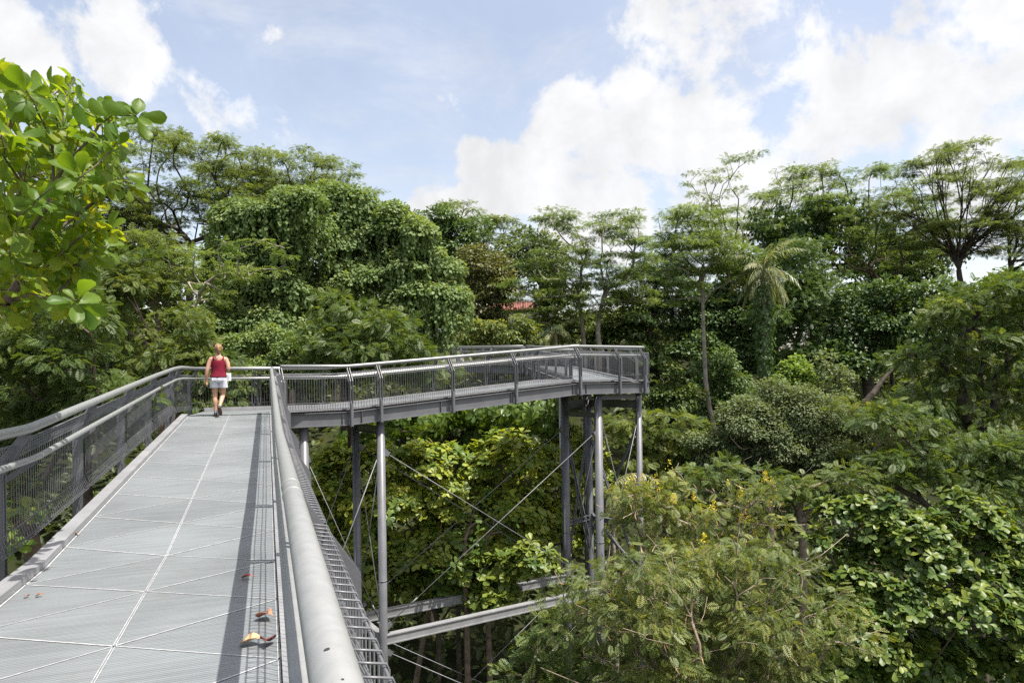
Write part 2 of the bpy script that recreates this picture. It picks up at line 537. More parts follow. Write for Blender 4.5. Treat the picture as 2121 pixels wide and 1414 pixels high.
def drape_tree(name, label, spec, Z, rs, size, leafm, group=None, cov=1.0, tshift=0.0, hang=1.9, dens=1.0):
    """domes of creeper with curtains hanging from them"""
    cl = to_clumps(spec, Z)
    C, O, R = sub_blobs(cl, rs, 1.15 * dens, -0.25)
    n = len(C)
    parts = [blob_leaves(C, O, R, size, 0.9*cov, T_leaf(0.33), flat=0.75, droop=0.55, upright=0.45, tshift=tshift, zmin=-0.1)]
    # strands
    K = 9
    idx = np.repeat(np.arange(n), K)
    a = rng.uniform(0, 2*math.pi, len(idx))
    top = C[idx] + np.stack([np.cos(a), np.sin(a), np.zeros(len(a))], -1) * R[idx][:, None] * rng.uniform(.75, 1.02, len(idx))[:, None]
    ln = R[idx] * hang * rng.uniform(0.35, 1.1, len(idx))
    M = max(5, int(rs * hang / (size * 0.50) * cov))
    tt = rng.random((len(idx), M))
    pos = top[:, None, :] + np.stack([rng.normal(0, .06*rs, tt.shape), rng.normal(0, .06*rs, tt.shape), -tt * ln[:, None]], -1)
    out = np.stack([np.cos(a), np.sin(a), np.full(len(a), .35)], -1)
    pos = pos.reshape(-1, 3)
    out = np.repeat(out, M, 0)
    m = len(pos)
    nrm = norm(out + rng.normal(0, .35, (m, 3)))
    dr = np.array([0, 0, -1.0]) + rng.normal(0, .4, (m, 3))
    tint = np.repeat(rng.normal(.45, .13, n)[idx], M) + rng.normal(0, .15, m) + tshift
    parts.append(leaves(pos, dr, nrm, size * rng.uniform(.7, 1.2, m), T_leaf(0.33), tint))
    crown = merge(parts)
    base = base_under(cl)
    cs = np.array([k[0] for k in cl])
    cen = cs.mean(0)
    limbs, _ = skeleton(base, np.array([cen[0], cen[1], cs[:, 2].min() - 0.5]), np.concatenate([cs, C[rng.choice(n, min(20, n), replace=False)]]), 0.32, 0.03)
    return tree_thing(name, label, base, limbs, crown, BARK_D, leafm, 'tree', group)

def albizia(name, label, cx, top, hw, h, base, fork, Z, npads, leafm, bark, r0=0.35, pad=(0.9, 1.7), group=None, size=None, dome=0.55, mids=(), cov=1.0, tiers=3, extras=None, rtip=0.025, skew=0.0, path_w=0.45, bend=0.35):
    """umbrella tree: ascending limbs carrying flat pads of feathery leaves"""
    k = Z / F
    W, H = hw * k, h * k * 1.15
    cen = P(cx, top, Z)
    pads, pr = [], []
    npads = int(npads * 1.55)
    for i in range(npads):
        a = rng.uniform(0, 2*math.pi)
        tf = rng.integers(0, tiers) / max(1, tiers - 1)
        r = math.sqrt(rng.uniform(.0 if tf < .3 else .12, 1))
        wr = 1.0 - 0.30 * tf * tf
        x, y = W * r * wr * math.cos(a), W * 0.75 * r * wr * math.sin(a)
        z = -H * dome * r ** 2.2 * (1 - .6 * tf) - tf * H * 0.62 * rng.uniform(.75, 1.15) + rng.normal(0, .025) * H
        z += skew * x
        pads.append(cen + np.array([x, y, z]))
        pr.append(rng.uniform(*pad) * (1.0 - 0.25 * r) * .92)
    C, R = np.array(pads), np.array(pr)
    r0, rtip = r0 * .62, rtip * .75
    size = size or max(0.26, 3.7 * Z / 683.0)
    # each pad: several small flat tufts
    m = 8
    idx = np.repeat(np.arange(npads), m)
    off = rdir(len(idx)) * np.array([1, 1, .05]) * np.sqrt(rng.random(len(idx)))[:, None] * R[idx][:, None]
    tc = C[idx] + off
    tc[:, 2] -= 0.12 * np.sum(off[:, :2]**2, 1) / R[idx]
    tr = R[idx] * rng.uniform(.22, .46, len(idx))
    nper = np.maximum(3, (cov * 0.82 * math.pi * tr**2 / (size * size * 0.36)).astype(int))
    j = np.repeat(np.arange(len(tc)), nper)
    n = len(j)
    d = rdir(n)
    c = tc[j] + d * tr[j][:, None] * np.array([1, 1, .13]) * (rng.random(n)[:, None] ** .5)
    dr = d * np.array([1, 1, .15]) + norm(c - C[idx[j]]) * 0.5 + rng.normal(0, .35, (n, 3)) + np.array([0, 0, -.12])
    nrm = norm(np.array([0, 0, 1.0]) + rng.normal(0, .24, (n, 3)))
    tint = rng.normal(.42, .16, npads)[idx[j]] + rng.normal(0, .15, n)
    crown = leaves(c, dr, nrm, size * rng.uniform(.7, 1.2, n), T_pinnate(4, .42, .10, .2), tint)
    B = P(base[0], base[1], Z)
    g = float(ground(B[0], B[1]))
    Fk = P(fork[0], fork[1], Z)
    if B[2] > g:
        root = B.copy(); root[2] = g - .3
        ex = [B] + [P(a, b, Z) for a, b in mids]
    else:
        root, ex = B, [P(a, b, Z) for a, b in mids]
    limbs, pos = skeleton(root, Fk, np.concatenate([C, tc[rng.choice(len(tc), min(len(tc), npads), replace=False)]]), r0, rtip, extra=ex, wob=0.12, path_w=path_w, bend=bend)
    e = extras(pos, C, R) if extras else ()
    return tree_thing(name, label, root, limbs, crown, bark, leafm, 'tree', group, e)

def rosettes(pts, out, size, nleaf, tmpl, tilt=0.35, tbase=None, sj=0.2, young=0.0):
    n = len(pts)
    ax = norm(out)
    idx = np.repeat(np.arange(n), nleaf)
    k = np.tile(np.arange(nleaf), n)
    u = norm(np.cross(ax, np.array([0.13, 0.31, 0.94]) + rng.normal(0, .2, (n, 3))))
    w = np.cross(ax, u)
    a = k * 2.4 + rng.uniform(0, 6, n)[idx] + rng.normal(0, .2, len(idx))
    el = tilt + rng.normal(0, .28, len(idx))
    rad = u[idx]*np.cos(a)[:, None] + w[idx]*np.sin(a)[:, None]
    d = rad*np.cos(el)[:, None] + ax[idx]*np.sin(el)[:, None]
    nrm = ax[idx]*np.cos(el)[:, None] - rad*np.sin(el)[:, None] + rng.normal(0, .12, (len(idx), 3))
    c = pts[idx] + rad * size * 0.06 - ax[idx] * size * rng.uniform(0, .35, len(idx))[:, None]
    tb = rng.normal(.42, .14, n) if tbase is None else tbase
    tint = tb[idx] + rng.normal(0, .13, len(idx)) + young * (k < 2)
    return leaves(c, d, nrm, size * rng.uniform(1-sj*1.6, 1+sj, len(idx)), tmpl, tint)

def rosette_tree(name, label, spec, Z, size, leafm, nro, group=None, r0=0.2, droop=0.0, nleaf=7, bark=None, tshift=0.0, cat='tree', lit=0.22, tilt=0.35, spread=0.36, off=(0, 0)):
    cl = to_clumps(spec, Z, zj=0.3)
    w = np.array([r[0]*r[2] for _, r in cl]); w /= w.sum()
    pts, out = [], []
    for (c, r), q in zip(cl, w):
        n = max(6, int(nro * q))
        # leafy shelves: rosettes cluster on a few sub-lumps of every clump
        ns = max(3, n // 14)
        sc, so, sr = sub_blobs([(c, r)], float(min(r)) * spread, 0.8, -0.6)
        pick = rng.integers(0, len(sc), n)
        d = rdir(n, -0.25)
        k_ = np.where(rng.random(n) < .15, rng.uniform(1.2, 1.9, n), rng.uniform(.7, 1.1, n))[:, None]
        pts.append(sc[pick] + d * sr[pick][:, None] * np.array([1, 1, .7]) * k_)
        out.append(norm(d * .5 + so[pick] * .45 + np.array([0, 0, .75 - droop])))
    pts, out = np.concatenate(pts), np.concatenate(out)
    cz = np.concatenate([np.full(len(p), 0) for p in [pts]])
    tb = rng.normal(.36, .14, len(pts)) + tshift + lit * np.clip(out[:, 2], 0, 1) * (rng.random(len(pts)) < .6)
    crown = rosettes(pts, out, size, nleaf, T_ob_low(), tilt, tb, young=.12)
    base = base_under(cl, off)
    cs = np.array([k[0] for k in cl])
    cen = cs.mean(0)
    fork = np.array([cen[0]*.7+base[0]*.3, cen[1], max(base[2] + 1.0, cs[:, 2].min() - 1.0)])
    limbs, _ = skeleton(base, fork, np.concatenate([cs, pts[rng.choice(len(pts), min(90, len(pts)), replace=False)]]), r0, 0.012)
    return tree_thing(name, label, base, limbs, crown, bark or BARK_M, leafm, cat, group)




# ================================================================== trees and plants
GA = 'umbrella crowned trees'
GB = 'dense dark trees of the valley side'
PIN6 = T_pinnate(7, .40, .060, .28)
PIN5 = T_pinnate(6, .42, .075, .25)

# ---- far skyline, left to right
albizia('umbrella_tree', 'big umbrella crowned tree on the left skyline with dark forking limbs, above the woman', 380, 280, 225, 250, (392, 640), (392, 500), 42, 110, L_ALB, BARK_D, .36, (1.0, 1.9), GA, mids=((396, 570),), dome=.45, tiers=4, cov=1.15)
albizia('umbrella_tree', 'flatter umbrella crown on the left skyline, right of the biggest one and above the creepers', 605, 312, 170, 160, (600, 560), (598, 450), 45, 62, L_ALB, BARK_D, .35, (1.0, 1.8), GA, dome=.55, tiers=3, cov=1.1)
albizia('umbrella_tree', 'feathery umbrella crown joining the two larger ones on the left skyline', 500, 300, 120, 200, (510, 640), (505, 480), 46, 50, L_ALB, BARK_D, .3, (1.0, 1.8), GA, dome=.5, tiers=4, cov=1.0)
albizia('umbrella_tree', 'low outer umbrella crown at the right end of the left skyline group', 690, 362, 66, 90, (690, 560), (688, 440), 47, 22, L_ALB, BARK_D, .25, (1.0, 1.7), GA, dome=.6, tiers=3, cov=1.0)
albizia('umbrella_tree', 'umbrella tree half hidden behind the big pale leaves at the left edge', 170, 330, 120, 260, (190, 700), (180, 560), 38, 60, L_ALB, BARK_D, .35, (1.0, 1.7), GA, dome=.4, tiers=4, cov=1.1)
albizia('umbrella_tree', 'sparse umbrella tuft standing above the round dark tree on the center skyline', 945, 415, 52, 45, (935, 560), (930, 462), 88, 16, L_ALB, BARK_D, .3, (1.2, 2.0), GA, tiers=2, skew=-.08)
albizia('umbrella_tree', 'small flat topped umbrella tree alone in the skyline gap at the center', 1022, 450, 56, 52, (1000, 570), (1003, 520), 85, 22, L_ALB, BARK_D, .32, (1.3, 2.2), GA, tiers=2, dome=.4)
albizia('umbrella_tree', 'pale trunked umbrella tree above the red roofs, left one of the close pair', 1150, 434, 100, 230, (1210, 712), (1196, 600), 49, 46, L_ALB2, BARK_P, .27, (1.0, 1.9), GA, mids=((1204, 650),), tiers=5, dome=.5)
albizia('umbrella_tree', 'pale forking umbrella tree right of its close twin, behind the top of the span', 1275, 432, 96, 240, (1240, 714), (1252, 610), 47, 50, L_ALB2, BARK_P, .30, (1.0, 1.9), GA, mids=((1240, 660),), tiers=5, dome=.4, skew=.10)
albizia('umbrella_tree', 'thin tall crown seen against white cloud, just left of the vine clad umbrella trees', 1545, 328, 172, 220, (1545, 660), (1535, 525), 62, 84, L_ALB2, BARK_D, .32, (1.1, 2.0), GA, mids=((1548, 590),), tiers=4, dome=.5, cov=.8)

def climber(pos, C, R):
    """dark creeper leaves clothing the limbs"""
    lo = pos[(pos[:, 2] > pos[:, 2].min() + 5) & (pos[:, 2] < C[:, 2].mean() + 1.0)]
    lo = lo[rng.integers(0, len(lo), 170)]
    n = 5200
    i = rng.integers(0, len(lo), n)
    c = lo[i] + rng.normal(0, .42, (n, 3)) * np.array([1, 1, 1.2])
    d = np.array([0, 0, -1.0]) + rng.normal(0, .6, (n, 3))
    nr = rng.normal(0, 1, (n, 3)) + np.array([0, -.4, .5])
    return (('creeper', leaves(c, d, norm(nr), .36*rng.uniform(.7, 1.2, n), T_leaf(.32), rng.normal(.15, .2, n)), L_DARK),)
albizia('umbrella_tree', 'umbrella tree with limbs thickly clothed in dark creeper, behind the palm', 1685, 352, 130, 200, (1690, 690), (1686, 545), 57, 66, L_ALB2, BARK_D, .40, (1.0, 1.8), GA, mids=((1694, 620),), tiers=3, extras=climber, path_w=.3)
albizia('umbrella_tree', 'umbrella tree with a long trunk leaning up to the left', 1800, 352, 145, 240, (1885, 690), (1815, 575), 55, 60, L_ALB2, BARK_M, .36, (1.0, 1.9), GA, mids=((1868, 640),), tiers=4, dome=.5, path_w=.3)
albizia('umbrella_tree', 'slim straight umbrella tree farther back, left of the vase shaped one', 1880, 372, 120, 220, (1845, 680), (1848, 560), 66, 60, L_ALB, BARK_D, .28, (1.1, 2.0), GA, tiers=4, extras=climber)
albizia('umbrella_tree', 'tallest vase shaped tree at the right with many steep dark limbs under a domed crown', 1995, 303, 165, 230, (1990, 640), (1985, 548), 50, 95, L_ALB, BARK_D, .42, (1.0, 1.9), GA, mids=((1988, 590),), tiers=3, dome=.45, path_w=.9, bend=.6, cov=1.1)
albizia('umbrella_tree', 'umbrella tree cut by the right edge of the view', 2140, 320, 95, 240, (2085, 650), (2092, 560), 54, 46, L_ALB, BARK_D, .36, (1.0, 1.9), GA, tiers=4, dome=.5, path_w=.8, bend=.5)
albizia('umbrella_tree', 'slender pale tree with a bare forked trunk standing right of the tower', 1445, 425, 98, 200, (1480, 912), (1456, 590), 38, 66, L_ALB2, BARK_P, .23, (.8, 1.5), GA, mids=((1462, 790), (1458, 690)), tiers=5, dome=.45, cov=1.0)

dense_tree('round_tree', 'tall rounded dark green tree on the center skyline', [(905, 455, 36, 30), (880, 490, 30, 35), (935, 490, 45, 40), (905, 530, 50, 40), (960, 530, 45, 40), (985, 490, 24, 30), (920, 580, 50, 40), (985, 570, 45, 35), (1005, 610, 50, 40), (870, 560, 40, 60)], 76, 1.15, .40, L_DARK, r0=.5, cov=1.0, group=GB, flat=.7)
dense_tree('round_tree', 'olive brown round tree just left of the red roofs', [(1000, 560, 46, 34), (970, 600, 36, 38), (1030, 605, 34, 42), (995, 640, 44, 40), (1000, 690, 40, 35), (1046, 640, 22, 20)], 58, .75, .32, L_OLIVE, r0=.3, group=GB)
dense_tree('round_tree', 'grey green broad tree standing in front of the red roofs, left of the pale pair', [(1090, 515, 44, 36), (1130, 535, 46, 42), (1070, 570, 40, 36), (1120, 590, 46, 36), (1165, 600, 40, 50)], 62, .85, .36, L_GREY, r0=.35, group=GB, cov=.9, tshift=-.15, bark=BARK_M, off=(1.0, 0))
dense_tree('small_tree', 'low yellow tipped trees with drooping leaves at the foot of the house', [(985, 690, 42, 24), (1045, 690, 48, 28), (1095, 702, 34, 22), (940, 712, 30, 22), (1000, 716, 60, 18)], 46, .5, .34, L_FEATHY, r0=.14, droop=.7, tmpl=T_leaf(.2), tshift=.05)
dense_tree('small_tree', 'low bushy tree filling the gap below the pale trunked pair', [(1190, 690, 40, 30), (1150, 660, 40, 40), (1280, 660, 44, 50), (1320, 690, 40, 36), (1250, 700, 40, 28), (1330, 640, 36, 40)], 52, .6, .30, L_FEATH, r0=.2)

# ---- dark wood on the right side of the valley
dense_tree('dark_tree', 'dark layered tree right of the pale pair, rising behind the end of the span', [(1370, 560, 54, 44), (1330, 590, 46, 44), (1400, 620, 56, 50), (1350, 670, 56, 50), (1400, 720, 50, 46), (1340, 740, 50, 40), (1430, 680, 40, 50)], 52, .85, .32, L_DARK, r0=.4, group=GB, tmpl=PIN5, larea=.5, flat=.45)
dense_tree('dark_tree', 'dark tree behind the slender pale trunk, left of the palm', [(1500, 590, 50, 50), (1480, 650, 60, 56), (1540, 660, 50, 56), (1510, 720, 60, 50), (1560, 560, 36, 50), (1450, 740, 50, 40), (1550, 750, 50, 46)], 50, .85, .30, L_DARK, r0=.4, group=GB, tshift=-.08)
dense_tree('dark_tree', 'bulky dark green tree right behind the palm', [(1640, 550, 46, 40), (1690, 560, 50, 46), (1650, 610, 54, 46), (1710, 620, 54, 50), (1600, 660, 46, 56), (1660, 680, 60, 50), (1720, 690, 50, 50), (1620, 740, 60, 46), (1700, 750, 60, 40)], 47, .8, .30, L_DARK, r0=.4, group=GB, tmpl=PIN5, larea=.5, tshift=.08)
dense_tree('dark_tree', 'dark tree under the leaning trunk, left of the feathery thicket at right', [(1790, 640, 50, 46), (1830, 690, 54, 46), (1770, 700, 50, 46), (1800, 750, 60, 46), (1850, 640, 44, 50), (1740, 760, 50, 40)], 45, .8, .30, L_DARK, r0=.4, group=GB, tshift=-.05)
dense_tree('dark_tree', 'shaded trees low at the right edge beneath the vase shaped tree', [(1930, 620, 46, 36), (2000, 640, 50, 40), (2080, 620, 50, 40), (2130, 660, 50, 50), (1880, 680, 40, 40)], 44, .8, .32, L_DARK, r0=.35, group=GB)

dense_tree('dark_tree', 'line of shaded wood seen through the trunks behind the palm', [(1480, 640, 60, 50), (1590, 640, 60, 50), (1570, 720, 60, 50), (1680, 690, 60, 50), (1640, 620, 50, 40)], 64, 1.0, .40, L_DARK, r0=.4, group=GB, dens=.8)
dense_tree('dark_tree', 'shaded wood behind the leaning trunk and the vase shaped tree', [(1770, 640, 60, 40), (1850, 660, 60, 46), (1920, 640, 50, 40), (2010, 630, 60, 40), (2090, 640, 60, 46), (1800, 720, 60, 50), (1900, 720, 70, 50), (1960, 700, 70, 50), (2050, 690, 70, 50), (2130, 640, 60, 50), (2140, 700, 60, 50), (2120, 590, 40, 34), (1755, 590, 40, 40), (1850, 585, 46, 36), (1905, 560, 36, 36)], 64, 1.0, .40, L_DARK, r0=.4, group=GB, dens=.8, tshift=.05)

# ---- creeper draped trees behind the walkway
GV = 'creeper draped trees'
drape_tree('creeper_tree', 'creeper draped tree rising directly behind the woman', [(520, 470, 66, 44), (590, 445, 66, 44), (490, 530, 60, 46), (560, 540, 70, 50), (620, 500, 60, 50), (520, 620, 70, 54), (600, 620, 60, 50), (480, 690, 60, 40), (560, 690, 60, 40)], 29, .62, .165, L_VINE, GV)
drape_tree('creeper_tree', 'tallest creeper draped tree in the middle of the green wall', [(650, 440, 62, 40), (715, 445, 66, 46), (690, 520, 74, 50), (620, 590, 48, 44), (765, 500, 60, 46), (720, 590, 66, 50), (812, 480, 46, 36), (780, 560, 56, 50), (650, 660, 60, 50)], 32, .66, .175, L_VINE, GV, tshift=-.05)
drape_tree('creeper_tree', 'creeper draped tree with long hanging curtains, right end of the green wall', [(855, 500, 50, 36), (830, 570, 56, 44), (890, 560, 48, 44), (905, 625, 50, 46), (940, 640, 30, 40), (860, 640, 56, 46), (880, 700, 56, 50)], 31, .60, .165, L_VINE, GV, hang=2.6, tshift=.06)
albizia('leaning_tree', 'leaning tree with long bare pale limbs reaching up to the right behind the woman', 470, 490, 125, 150, (360, 740), (400, 650), 25, 16, L_ALB2, BARK_P, .12, (.6, 1.1), None, mids=((380, 690),), tiers=4, dome=.3, size=.30, skew=.1, bend=.6, path_w=.2)
albizia('leaning_tree', 'layered feathery tree between the big leaves and the bare pale limbs', 290, 480, 120, 150, (330, 720), (320, 620), 27, 44, L_ALB, BARK_M, .2, (.7, 1.3), None, tiers=5, dome=.4, size=.32)
FEG = 'feathery leaved trees'
dense_tree('feathery_tree', 'dark feathery tree just behind the near part of the raised span', [(700, 650, 56, 40), (760, 660, 60, 42), (815, 690, 56, 40), (680, 710, 56, 36), (750, 725, 76, 36), (845, 735, 60, 34), (655, 750, 50, 36), (800, 770, 80, 36), (700, 780, 70, 36), (890, 770, 50, 30)], 22.5, .5, .30, L_FEATH, r0=.12, off=(-2.5, 5.0), tmpl=PIN6, larea=.42, flat=.5, group=FEG, droop=.35, tshift=-.1, cov=.95)
dense_tree('leafy_shrub', 'pale green leafy shrub right of the woman, beyond the railing', [(550, 705, 44, 32), (500, 730, 44, 36), (610, 735, 44, 32), (560, 755, 60, 30), (640, 780, 40, 36), (520, 790, 60, 40)], 25, .42, .14, L_VINE, r0=.12, tshift=.02)

# ---- feathery trees on the left behind the railing
dense_tree('feathery_tree', 'dark feathery tree with brown twigs at the left edge beyond the railing', [(50, 720, 96, 62), (160, 650, 84, 56), (40, 640, 80, 50), (150, 760, 100, 66), (60, 810, 90, 60), (200, 840, 90, 60), (-40, 760, 90, 90), (20, 900, 90, 60), (110, 890, 80, 60), (-30, 1010, 90, 70), (30, 1020, 80, 60)], 12.5, .34, .185, L_FEATH, r0=.16, tmpl=PIN6, larea=.42, flat=.5, group=FEG, droop=.4, bark=BARK_M, nt=60, tshift=-.16, cov=.8, rtip=.012)
dense_tree('feathery_tree', 'lighter feathery tree just left of the woman above the handrail', [(270, 690, 74, 48), (250, 600, 60, 42), (330, 745, 70, 42), (395, 715, 44, 36), (370, 670, 46, 36), (430, 745, 40, 34), (290, 790, 80, 40), (400, 780, 56, 36), (470, 790, 50, 36), (350, 820, 80, 40), (440, 830, 50, 30)], 21.5, .46, .25, L_FEATH, r0=.16, tmpl=PIN6, larea=.42, flat=.5, group=FEG, droop=.45, bark=BARK_M, nt=50, tshift=.12, cov=.85, rtip=.012, zj=.12)
dense_tree('feathery_tree', 'feathery tree in shade farther back on the left, under the umbrella crowns', [(120, 590, 80, 46), (210, 560, 70, 44), (60, 560, 70, 44), (290, 570, 60, 40), (190, 630, 80, 40)], 22, .5, .27, L_FEATH, r0=.2, tmpl=PIN5, larea=.45, flat=.5, group=FEG, tshift=-.1)

# ---- broad leaved trees under the span
GS = 'broad leaved trees under the span'
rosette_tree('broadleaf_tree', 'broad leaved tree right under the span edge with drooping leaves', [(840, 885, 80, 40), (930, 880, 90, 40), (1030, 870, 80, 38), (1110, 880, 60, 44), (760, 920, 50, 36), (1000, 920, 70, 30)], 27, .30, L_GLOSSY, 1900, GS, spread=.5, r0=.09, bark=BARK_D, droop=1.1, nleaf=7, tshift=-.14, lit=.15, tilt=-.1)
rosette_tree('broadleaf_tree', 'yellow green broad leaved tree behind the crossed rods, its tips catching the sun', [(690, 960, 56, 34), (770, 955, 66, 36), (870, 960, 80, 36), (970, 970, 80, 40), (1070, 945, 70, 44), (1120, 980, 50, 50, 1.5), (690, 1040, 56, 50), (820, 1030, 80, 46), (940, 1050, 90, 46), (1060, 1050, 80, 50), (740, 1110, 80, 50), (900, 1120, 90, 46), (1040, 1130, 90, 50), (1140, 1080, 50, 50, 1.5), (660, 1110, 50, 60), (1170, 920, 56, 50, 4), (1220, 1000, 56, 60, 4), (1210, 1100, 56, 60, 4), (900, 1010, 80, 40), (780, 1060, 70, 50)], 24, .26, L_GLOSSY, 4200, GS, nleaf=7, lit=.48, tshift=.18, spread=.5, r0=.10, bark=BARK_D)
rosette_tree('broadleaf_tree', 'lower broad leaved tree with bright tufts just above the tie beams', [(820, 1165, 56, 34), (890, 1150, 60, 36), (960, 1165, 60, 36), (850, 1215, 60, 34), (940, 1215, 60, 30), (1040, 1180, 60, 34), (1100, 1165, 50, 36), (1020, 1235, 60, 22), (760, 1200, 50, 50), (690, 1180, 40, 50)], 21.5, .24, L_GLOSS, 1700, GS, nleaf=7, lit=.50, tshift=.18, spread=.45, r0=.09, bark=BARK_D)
# leafless understorey trunks in the shade
for i, (px, py, Z, lab) in enumerate(((968, 1300, 21, 'thin brown trunk in the shade below the tie beams, left of its pair'), (1012, 1300, 22, 'thin mossy trunk in the shade below the tie beams, right of its pair'), (880, 1390, 23, 'leaning dark trunk in deep shade behind the lower rods'))):
    b = P(px + (-60 if i == 2 else 8), 1500, Z); b[2] = float(ground(b[0], b[1])) - .2
    t = P(px + (30 if i == 2 else -6), 1120, Z)
    ts = np.array([t + rng.normal(0, .8, 3) for _ in range(5)])
    lm, _ = skeleton(b, t, ts, .11, .02)
    rt = empty('understorey_tree', tuple(b)); tag(rt, lab, 'tree', 'shaded understorey trees')
    link('trunk', mesh_quads('trunk', lm[0], lm[1]), BARK_M, rt, True)
    pts = t + rng.normal(0, .7, (26, 3)); ou = rng.normal(0, .5, (26, 3)) + np.array([0, 0, 1.0])
    v = rosettes(pts, ou, .2, 6, T_ob_low(), .1)
    link('crown', mesh_quads('crown', *v), L_GLOSS, rt)

# ---- right of the tower
dense_tree('feathery_shrub', 'bright green feathery shrub just right of the tower columns', [(1390, 880, 56, 32), (1440, 910, 40, 32), (1350, 900, 46, 36), (1380, 940, 60, 36), (1450, 960, 44, 34), (1310, 870, 40, 30), (1300, 950, 50, 40)], 28, .5, .34, L_FEATH, r0=.12, tmpl=PIN6, larea=.42, flat=.4, tshift=.22, droop=.25)
dense_tree('creeper_mound', 'dark mound of creeper at the foot of the slender pale trunk', [(1480, 765, 40, 28), (1500, 810, 54, 38), (1530, 850, 50, 40), (1450, 830, 36, 40), (1480, 870, 50, 36)], 40, .5, .20, L_DARK, r0=.2, droop=.5, tshift=.12, cat='shrub', front=.8)
dense_tree('creeper_mound', 'creeper smothered stump beside the right end of the span', [(1386, 780, 16, 30), (1386, 830, 22, 36), (1352, 830, 34, 34), (1420, 840, 36, 34), (1370, 865, 50, 30)], 37, .42, .19, L_FEATH, r0=.16, droop=.6, tshift=-.1, cat='shrub')
dense_tree('lime_bush', 'bright lime green bush near the foot of the palm', [(1648, 765, 32, 22), (1640, 790, 36, 24), (1665, 800, 32, 22), (1625, 805, 24, 20)], 36, .34, .19, L_LIME, r0=.1, cat='bush', flat=.7, tmpl=T_leaf(.3))
dense_tree('leafy_shrub', 'thin pale leaved sapling right of the lime green bush', [(1712, 765, 26, 26), (1730, 800, 30, 30), (1705, 830, 34, 26), (1745, 840, 30, 26)], 35, .4, .2, L_GREY, r0=.08, cat='shrub', cov=.5)
rt_spec = [(1600, 830, 62, 34), (1540, 870, 50, 36), (1670, 860, 66, 40), (1590, 890, 76, 40), (1650, 925, 84, 44), (1740, 890, 54, 44), (1530, 940, 62, 40), (1720, 955, 66, 44), (1600, 970, 70, 40), (1790, 900, 44, 44), (1500, 990, 56, 36), (1680, 1010, 70, 36), (1790, 970, 50, 40), (1470, 930, 40, 44), (1840, 930, 44, 44), (1850, 990, 44, 40), (1560, 1030, 70, 40), (1760, 1020, 60, 36)]
dense_tree('grey_green_bush', 'wide grey green small leaved thicket in the middle of the right half', rt_spec, 26.5, .42, .115, L_GREY, r0=.18, cat='bush', nt=60, cov=.85, bark=BARK_T, bare=60, dens=1.35, zmin=-.95, jit=.55)
dense_tree('feathery_tree', 'large dark feathery tree at the right edge with rust tipped sprays', [(2050, 620, 64, 40), (1960, 640, 54, 38), (2115, 670, 54, 50), (1920, 700, 50, 40), (2000, 710, 70, 48), (1895, 760, 46, 44), (2080, 760, 74, 54), (1980, 790, 76, 50), (2060, 850, 80, 46), (1930, 830, 60, 40), (2140, 830, 60, 60), (2110, 600, 50, 36)], 24, .52, .29, L_FEATH, r0=.26, tmpl=PIN6, larea=.42, flat=.5, group=FEG, nt=50, tshift=-.10, cov=.85)
dense_tree('feathery_tree', 'lower feathery tree at the right, between the large one and the glossy leaves', [(1870, 945, 64, 36), (1950, 925, 66, 42), (2050, 945, 76, 44), (1840, 1000, 56, 32), (1930, 1000, 80, 36), (2030, 1010, 80, 38), (2110, 970, 56, 50), (1880, 880, 60, 36), (1820, 870, 40, 40), (2120, 1040, 50, 40)], 19.5, .46, .25, L_FEATH, r0=.18, tmpl=PIN6, larea=.42, flat=.45, group=FEG, nt=40, tshift=-.12, cov=.9)
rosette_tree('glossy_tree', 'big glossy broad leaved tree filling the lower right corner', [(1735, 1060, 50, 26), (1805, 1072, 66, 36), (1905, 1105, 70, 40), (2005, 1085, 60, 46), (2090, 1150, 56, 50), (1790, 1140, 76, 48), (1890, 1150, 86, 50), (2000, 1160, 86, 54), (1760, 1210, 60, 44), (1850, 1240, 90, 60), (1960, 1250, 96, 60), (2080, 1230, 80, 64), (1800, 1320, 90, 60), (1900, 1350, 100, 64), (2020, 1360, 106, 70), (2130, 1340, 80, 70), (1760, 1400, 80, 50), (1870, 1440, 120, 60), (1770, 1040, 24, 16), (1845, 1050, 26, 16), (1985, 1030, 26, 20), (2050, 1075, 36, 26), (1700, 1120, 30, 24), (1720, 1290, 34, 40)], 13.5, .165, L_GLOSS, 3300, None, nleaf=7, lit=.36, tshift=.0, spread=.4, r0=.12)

dense_tree('feathery_shrub', 'loose feathery shrubs between the grey green thicket and the flowering shrub', [(1490, 985, 50, 30), (1560, 1000, 56, 30), (1630, 1015, 50, 30), (1700, 1010, 46, 30), (1440, 1010, 40, 34), (1760, 1000, 46, 34)], 18.5, .36, .24, L_FEATH, r0=.08, tmpl=PIN6, larea=.42, flat=.5, nt=40, bare=30, bark=BARK_T, cov=.7, tshift=.10, rtip=.007, cat='shrub')
dense_tree('feathery_shrub', 'fresh green feathery shrub covering the right flank of the grey green thicket', [(1800, 870, 36, 30), (1830, 915, 40, 30), (1790, 940, 36, 30), (1850, 880, 36, 26), (1760, 850, 30, 24)], 24, .42, .28, L_FEATHY, r0=.08, tmpl=PIN6, larea=.42, flat=.5, nt=30, bark=BARK_T, cov=.7, tshift=.0, rtip=.008, cat='shrub')

